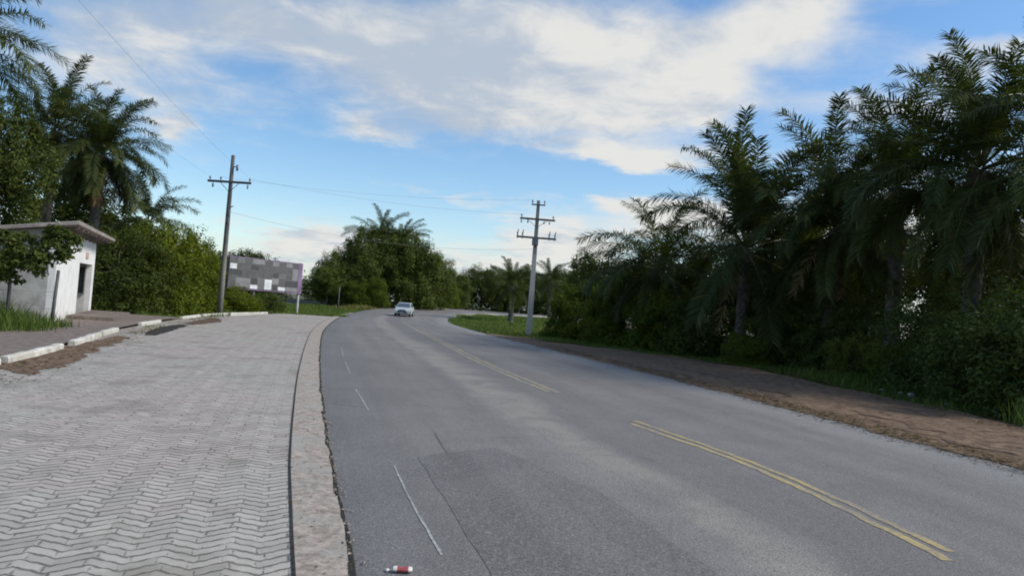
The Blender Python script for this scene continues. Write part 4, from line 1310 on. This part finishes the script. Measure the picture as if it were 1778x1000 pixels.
# fence posts and wire in the weeds before the hut
GF = 'weathered fence posts before the hut'
for k, (x, y, h_, ln, lab) in enumerate([(-13.55, 22.0, 1.75, 0.05, 'grey wooden fence post nearest the front corner of the hut'),
                                         (-14.2, 21.0, 1.45, -0.03, 'grey wooden fence post in the weeds, between the other two posts'),
                                         (-14.75, 20.2, 1.50, 0.04, 'grey wooden fence post at the left edge in the weeds')]):
    mb = MB()
    mb.tube([(0, 0, -0.1), (ln * .5, 0, h_ * .5), (ln, 0.02, h_)], [0.055, 0.05, 0.045], 7)
    mb.build('fence_post', M_['grey_timber'], None, loc=(x, y, 0), label=lab, cat='fence post', group=GF)
mb = MB()
for z in (0.6, 1.1):
    mb.tube([(-13.54, 22.0, z), (-14.2, 21.0, z - .02), (-14.75, 20.2, z)], 0.006, 4)
mb.build('fence_wire', M_['wire'], label='two strands of wire between the fence posts before the hut', cat='fence wire')


# ------------------------------------------------------------------ utility poles and wires
def insulator(mb, x, z, up=True, h=0.22, y=0.0):
    s = 1 if up else -1
    mb.tube([(x, y, z), (x, y, z + s * h * .3), (x, y, z + s * h * .35), (x, y, z + s * h * .6), (x, y, z + s * h * .65), (x, y, z + s * h)],
            [0.018, 0.018, 0.06, 0.045, 0.055, 0.03], 8)


def pole_near():
    root = empty('utility_pole', (-16.93, 43.27, 0), R(-4), label='near utility pole with a single crossarm, standing by the left kerb and hedge', cat='utility pole', group='utility poles')
    mb = MB()
    mb.tube([(0, 0, -0.3), (0, 0, 2.6), (0, 0, 6.0), (0, 0, 9.4)], [0.165, 0.15, 0.13, 0.10], 10)
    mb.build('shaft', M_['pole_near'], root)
    c = MB().box((-0.02, -0.15, 7.80), (2.62, 0.11, 0.13)).build('crossarm', M_['grey_timber'], root, bevel=0.01)
    for x in (-1.2, -0.55, 1.2):
        q = MB()
        insulator(q, x, 7.865)
        q.build('insulator', M_['porcelain'], c, loc=(0, -0.15, 0))
    q = MB()
    insulator(q, -1.0, 7.735, False, 0.3)
    q.build('insulator', M_['porcelain'], c, loc=(0, -0.15, 0))
    q = MB()
    insulator(q, 1.1, 7.735, False, 0.28)
    q.build('insulator', M_['porcelain'], c, loc=(0, -0.15, 0))
    b = MB()
    b.tube([(-0.55, -0.15, 7.74), (0, -0.13, 7.2)], 0.018, 6)
    b.tube([(0.55, -0.15, 7.74), (0, -0.13, 7.2)], 0.018, 6)
    b.build('brace', M_['steel'], root)
    s = MB()
    s.box((0.2, -0.02, 8.72), (0.28, 0.05, 0.05))
    s.tube([(0.32, -0.02, 8.5), (0.32, -0.02, 8.85)], 0.06, 8)
    s.build('top_bracket', M_['steel'], root)
    s = MB()
    s.box((0.08, -0.16, 6.05), (0.12, 0.10, 0.30))
    s.tube([(0.12, -0.05, 6.35), (0.3, -0.05, 6.40)], 0.03, 6)
    s.build('clamp', M_['steel'], root)
    s = MB()
    s.box((0.06, -0.16, 5.55), (0.16, 0.12, 0.32))
    s.build('junction_box', M_['steel'], root, bevel=0.01)


def pole_far():
    root = empty('utility_pole', (1.39, 51.3, 0), R(3), label='far utility pole with three crossarms, standing in the grass island on the right', cat='utility pole', group='utility poles')
    mb = MB()
    vs = []
    fs = []
    zs = [-0.3, 0, 2, 4, 6, 7.5, 9.3]
    for i, z in enumerate(zs):
        a = 0.20 - 0.0105 * max(z, 0)
        vs += [(-a, -a * .8, z), (a, -a * .8, z), (a, a * .8, z), (-a, a * .8, z)]
        if i:
            for k in range(4):
                fs.append(((i - 1) * 4 + k, (i - 1) * 4 + (k + 1) % 4, i * 4 + (k + 1) % 4, i * 4 + k))
    fs.append((24, 25, 26, 27))
    mb.add(vs, fs)
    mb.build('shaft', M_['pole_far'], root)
    c = MB().box((0.0, -0.17, 8.98), (0.95, 0.09, 0.09)).build('crossarm', M_['grey_timber'], root, bevel=0.008)
    for x in (-0.42, 0.42):
        q = MB()
        insulator(q, x, 9.02, True, 0.28)
        q.build('insulator', M_['porcelain'], c, loc=(0, -0.17, 0))
    c = MB().box((0.02, -0.17, 7.97), (2.45, 0.11, 0.13)).build('crossarm', M_['grey_timber'], root, bevel=0.01)
    for x, u in ((-1.1, True), (-1.1, False), (-0.65, False), (0.48, False), (0.85, False), (1.1, True)):
        q = MB()
        insulator(q, x, 8.035 if u else 7.905, u, 0.24)
        q.build('insulator', M_['porcelain'], c, loc=(0, -0.17, 0))
    c = MB().box((0.02, -0.18, 6.68), (2.75, 0.11, 0.13)).build('crossarm', M_['grey_timber'], root, bevel=0.01)
    for x in (-1.3, -0.95, 0.9, 1.3):
        q = MB()
        q.box((x, 0, 6.78), (0.09, 0.10, 0.42))
        q.tube([(x, -0.03, 6.95), (x + 0.05, -0.12, 7.18)], [0.035, 0.03], 7)
        q.build('fuse_cutout', M_['porcelain'], c, loc=(0, -0.20, 0))
    q = MB()
    q.box((-0.05, -0.27, 6.42), (0.42, 0.28, 0.55))
    q.tube([(-0.12, -0.3, 6.7), (-0.12, -0.3, 6.86)], [0.05, 0.03], 7)
    q.tube([(0.05, -0.3, 6.7), (0.05, -0.3, 6.86)], [0.05, 0.03], 7)
    q.build('transformer_box', M_['steel'], root, bevel=0.015)
    b = MB()
    for s in (-1, 1): b.tube([(s * 0.7, -0.17, 7.9), (s * 0.05, -0.16, 7.45)], 0.016, 6)
    b.build('brace', M_['steel'], root)


def pole_mat(name, low, high, z0, z1):  # upper shaft coloured darker: its backlit look is painted in
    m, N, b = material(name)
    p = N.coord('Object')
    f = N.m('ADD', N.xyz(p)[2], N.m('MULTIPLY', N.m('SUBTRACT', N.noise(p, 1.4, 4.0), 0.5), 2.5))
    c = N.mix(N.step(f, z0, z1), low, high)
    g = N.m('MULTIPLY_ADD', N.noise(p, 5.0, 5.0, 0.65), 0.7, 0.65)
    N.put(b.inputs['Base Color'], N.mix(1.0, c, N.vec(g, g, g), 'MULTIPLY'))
    b.inputs['Roughness'].default_value = 0.9
    return m


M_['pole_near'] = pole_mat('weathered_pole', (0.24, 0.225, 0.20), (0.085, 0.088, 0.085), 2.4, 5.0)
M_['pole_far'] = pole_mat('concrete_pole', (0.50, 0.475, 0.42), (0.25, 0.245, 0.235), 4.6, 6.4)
pole_near()
pole_far()


def wire(a, b, sag, r, label, name='power_line'):
    a, b = Vector(a), Vector(b)
    pts = [a.lerp(b, t) - Vector((0, 0, 4 * sag * t * (1 - t))) for t in np.linspace(0, 1, 22)]
    MB().tube(pts, r, 5).build(name, M_['wire'], label=label, cat='power line', group='power lines on the utility poles')


wire((-15.73, 43.1, 8.06), (0.3, 51.1, 8.24), 0.35, 0.005, 'power line crossing the road from the right end of the near crossarm')
wire((-17.48, 43.1, 8.06), (0.97, 51.1, 9.28), 0.40, 0.005, 'power line crossing the road to the top crossarm of the far pole')
wire((-18.13, 43.1, 8.06), (-6.6, -8, 7.9), 0.55, 0.0035, 'power line running from the left end of the near crossarm towards the camera, outermost')
wire((-15.73, 43.1, 8.06), (-4.4, -8, 7.9), 0.55, 0.0035, 'power line running from the right end of the near crossarm towards the camera')
wire((-16.8, 43.1, 6.05), (1.3, 51.1, 5.9), 0.75, 0.006, 'lowest cable, sagging across the road between the two utility poles')

# thin grey post at the foot of the mound
mb = MB()
mb.tube([(0, 0, -0.2), (0, 0, 1.2), (0.02, 0, 2.4)], [0.07, 0.065, 0.06], 8)
mb.box((0.02, 0, 2.43), (0.16, 0.16, 0.05))
mb.build('marker_post', M_['grey_timber'], None, loc=(-18.6, 80, float(H(80))), label='thin grey post standing in the grass at the left foot of the mound', cat='post')


# ------------------------------------------------------------------ billboard
def billboard():
    a, b = Vector((-21.2, 55.2)), Vector((-17.2, 60.6))
    wd = (b - a).length
    ang = math.atan2(b.y - a.y, b.x - a.x)
    root = empty('billboard', (a.x, a.y, 0), ang, label='wide grey printed billboard on posts above the hedge left of the road', cat='billboard')
    z0, z1 = 1.58, 4.05
    MB().box((wd / 2, 0.06, (z0 + z1) / 2), (wd, 0.10, z1 - z0)).build('panel', M_['board_purple'], root, bevel=0.008)
    wf, hf = wd - 0.40, z1 - z0 - 0.14
    zb = z0 + 0.09
    MB().box((wf / 2 + 0.02, -0.006, zb + hf / 2), (wf, 0.024, hf)).build('printed_face', M_['print_base'], root)
    # blocks standing in for the mosaic over the unseen print: left, right, bottom, top as fractions of the face, tone
    blocks = [(0.01, .10, .62, .79, 'w'), (.10, .30, .02, .34, 'l'), (.30, .40, .015, .14, 'w'), (.50, .60, .02, .36, 'w'), (.40, .50, .02, .40, 'm'), (.60, .70, .22, .42, 'l'),
              (.70, .80, .02, .14, 'w'), (.80, .99, .02, .15, 'l'), (.90, .99, .40, .80, 'l'), (.70, .80, .42, .60, 'm'), (.62, .69, .44, .60, 'd'), (.01, .18, .42, .60, 'd'),
              (.80, .99, .17, .36, 'd'), (.30, .395, .18, .36, 'd'), (.62, .685, .02, .18, 'd'), (.11, .20, .83, .985, 'm'), (.31, .48, .84, .985, 'l'), (.60, .69, .83, .985, 'l'), (.80, .89, .84, .985, 'l'), (.30, .40, .64, .78, 'd')]
    for x0, x1, b0, b1, t in blocks:
        fb = MB().box((0.02 + wf * (x0 + x1) / 2, -0.021, zb + hf * (b0 + b1) / 2), (wf * (x1 - x0), 0.004, hf * (b1 - b0)))
        fb.build('print_block', M_['print_' + t], root)
    f = MB()
    for x in (0.9, wd * .36, wd * .66, wd - 0.12):
        f2 = MB()
        f2.box((x, 0.20, 1.9), (0.16, 0.16, 4.4))
        f2.build('post', M_['grey_timber'] if x < wd - 1 else M_['concrete'], root, bevel=0.01)
    for z in (1.9, 3.0, 3.9):
        f.box((wd / 2, 0.135, z), (wd - 0.1, 0.05, 0.08))
    f.build('rail', M_['grey_timber'], root)


for q, t in (('base', 0.105), ('w', 0.72), ('l', 0.23), ('m', 0.155), ('d', 0.062)):
    M_['print_' + q] = plain('print_' + q, (t, t, t), 0.7, 0.16, 2.2)
M_['board_purple'] = plain('faded_purple_print', (0.24, 0.15, 0.27), 0.6, 0.3, 1.2)
billboard()


# ------------------------------------------------------------------ the oncoming car
def car():
    root = empty('oncoming_car', (-10.75, 75.4, float(H(75.4)) + 0.005), R(1), label='pale silver hatchback coming round the bend in the middle of the road', cat='car')
    W2 = 0.86
    body = MB()
    prof = [(-2.02, .24), (-2.10, .42), (-2.08, .66), (-1.96, .80), (-1.62, .90), (-1.10, .98), (1.80, 1.02), (2.02, .92), (2.08, .60), (2.02, .28)]
    body.prism(prof, -W2, W2, [.10, .06, .05, .07, .05, .03, .03, .06, .05, .10])
    body.build('body', M_['car_paint'], root, bevel=0.03)
    cab = MB()
    cab.prism([(-1.12, .97), (-0.42, 1.42), (-0.10, 1.50), (1.15, 1.49), (1.55, 1.36), (1.92, 1.0)], -W2 + .02, W2 - .02, [.02, .17, .20, .20, .17, .04])
    cab.build('cabin', M_['car_paint'], root, bevel=0.025)
    g = MB()
    g.add([(-.74, -1.09, 1.02), (.74, -1.09, 1.02), (.60, -.46, 1.43), (-.60, -.46, 1.43)], [(0, 1, 2, 3)])
    g.add([(-.74, -1.075, .99), (.74, -1.075, .99), (.60, -.445, 1.40), (-.60, -.445, 1.40)], [(3, 2, 1, 0)])
    g.build('windscreen', M_['car_glass'], root)
    for s in (-1, 1):
        for y0, y1, t0, t1 in ((-0.88, 0.22, -0.30, 0.22), (0.32, 1.50, 0.32, 1.12)):
            x0, x1 = s * (W2 - 0.030 + .012), s * (W2 - 0.175 + .012)
            q = MB()
            q.add([(x0, y0, 1.03), (x0, y1, 1.03), (x1, t1, 1.40), (x1, t0, 1.40)], [(0, 1, 2, 3)])
            q.add([(x0 - s * .02, y0, 1.03), (x0 - s * .02, y1, 1.03), (x1 - s * .02, t1, 1.40), (x1 - s * .02, t0, 1.40)], [(3, 2, 1, 0)])
            q.build('side_window', M_['car_glass'], root)
        h = MB()
        h.add([(s * .44, -2.085, .64), (s * .76, -2.02, .64), (s * .80, -1.93, .80), (s * .46, -2.02, .79), (s * .44, -2.03, .64), (s * .76, -1.96, .64), (s * .80, -1.87, .80), (s * .46, -1.96, .79)],
              [(0, 1, 2, 3), (7, 6, 5, 4), (0, 4, 5, 1), (1, 5, 6, 2), (2, 6, 7, 3), (3, 7, 4, 0)])
        h.build('headlight', M_['lamp_glass'], root)
        m = MB().box((s * .93, -0.80, 1.06), (0.18, 0.10, 0.13)).build('wing_mirror', M_['car_paint'], root, bevel=0.03)
        for y in (-1.32, 1.28):
            t = MB()
            t.tube([(s * .66, y, .30), (s * .685, y, .30), (s * .845, y, .30), (s * .87, y, .30)], [.27, .31, .31, .27], 20, smooth=False)
            wq = t.build('wheel', M_['tyre'], root)
            t = MB()
            t.tube([(s * .862, y, .30), (s * .878, y, .30)], [.19, .17], 14, smooth=False)
            t.build('rim', M_['rim'], wq)
    MB().box((0, -2.085, .50), (0.98, 0.06, .20)).build('grille', M_['tyre'], root, bevel=0.02)
    MB().box((0, -2.075, .70), (0.70, 0.05, .07)).build('upper_grille', M_['tyre'], root, bevel=0.01)
    MB().box((0, -2.12, .40), (0.42, 0.02, .12)).build('number_plate', M_['rim'], root)
    root.scale = (0.92, 0.92, 0.92)
    MB().box((0, -1.98, .26), (1.40, 0.20, .10)).build('bumper_skirt', M_['tyre'], root, bevel=0.02)


M_['car_paint'] = plain('silver_paint', (0.50, 0.55, 0.54), 0.3, 0.05, 2.0, metal=0.15)
M_['car_glass'] = plain('car_glass', (0.09, 0.115, 0.13), 0.06, 0.1)
M_['lamp_glass'] = plain('lamp_glass', (0.80, 0.83, 0.85), 0.12, 0.03)
M_['tyre'] = plain('black_rubber', (0.022, 0.022, 0.024), 0.8, 0.2)
M_['rim'] = plain('alloy', (0.45, 0.46, 0.48), 0.35, 0.1, metal=0.6)
car()


# ------------------------------------------------------------------ rubbish on the asphalt
def litter_can():
    root = empty('crushed_can', (-0.52, 4.43, 0.004), R(4), label='crushed red and white drink can lying on the asphalt at the bottom edge', cat='can')
    mb = MB()
    n, rings = 20, 11
    vs, fs = [], []
    for i in range(rings):
        t = i / (rings - 1)
        r = 0.027 * (0.80 if i in (0, rings - 1) else 1.0)
        for k in range(n):
            a = 2 * PI * k / n
            dent = 1 - 0.28 * math.exp(-((t - 0.45) / 0.16) ** 2) * max(0, math.sin(a + 0.4)) - 0.05 * math.sin(5 * a + 9 * t)
            vs.append(((t - .5) * 0.112, r * dent * math.cos(a), 0.018 + r * dent * 0.55 * math.sin(a)))
    for i in range(rings - 1):
        for k in range(n):
            fs.append((i * n + k, i * n + (k + 1) % n, (i + 1) * n + (k + 1) % n, (i + 1) * n + k))
    k0 = len(fs)
    mb.add(vs, fs, True)
    for q, f in enumerate(mb.f):
        i = q // n
        mb.mi[q] = 1 if i in (0, 1, rings - 2, rings - 3) else 0
    mb.build('can_wall', [M_['can_red'], M_['can_white']], root)
    e = MB()
    for i in (0, rings - 1):
        e.add([vs[i * n + k] for k in range(n)], [tuple(range(n)) if i else tuple(range(n))[::-1]])
    e.build('can_end', M_['can_white'], root)
    c = MB()
    c.tube([(0, 0, 0.0), (0, 0, 0.012)], [0.013, 0.012], 10)
    c.build('bottle_cap', M_['can_white'], None, loc=(-0.612, 4.43, 0.004), label='tiny white cap lying just left of the crushed can', cat='cap')


M_['can_red'] = plain('can_red', (0.36, 0.075, 0.07), 0.5, 0.2, 30.0)
M_['can_white'] = plain('can_white', (0.74, 0.70, 0.64), 0.4, 0.12, 30.0)
litter_can()
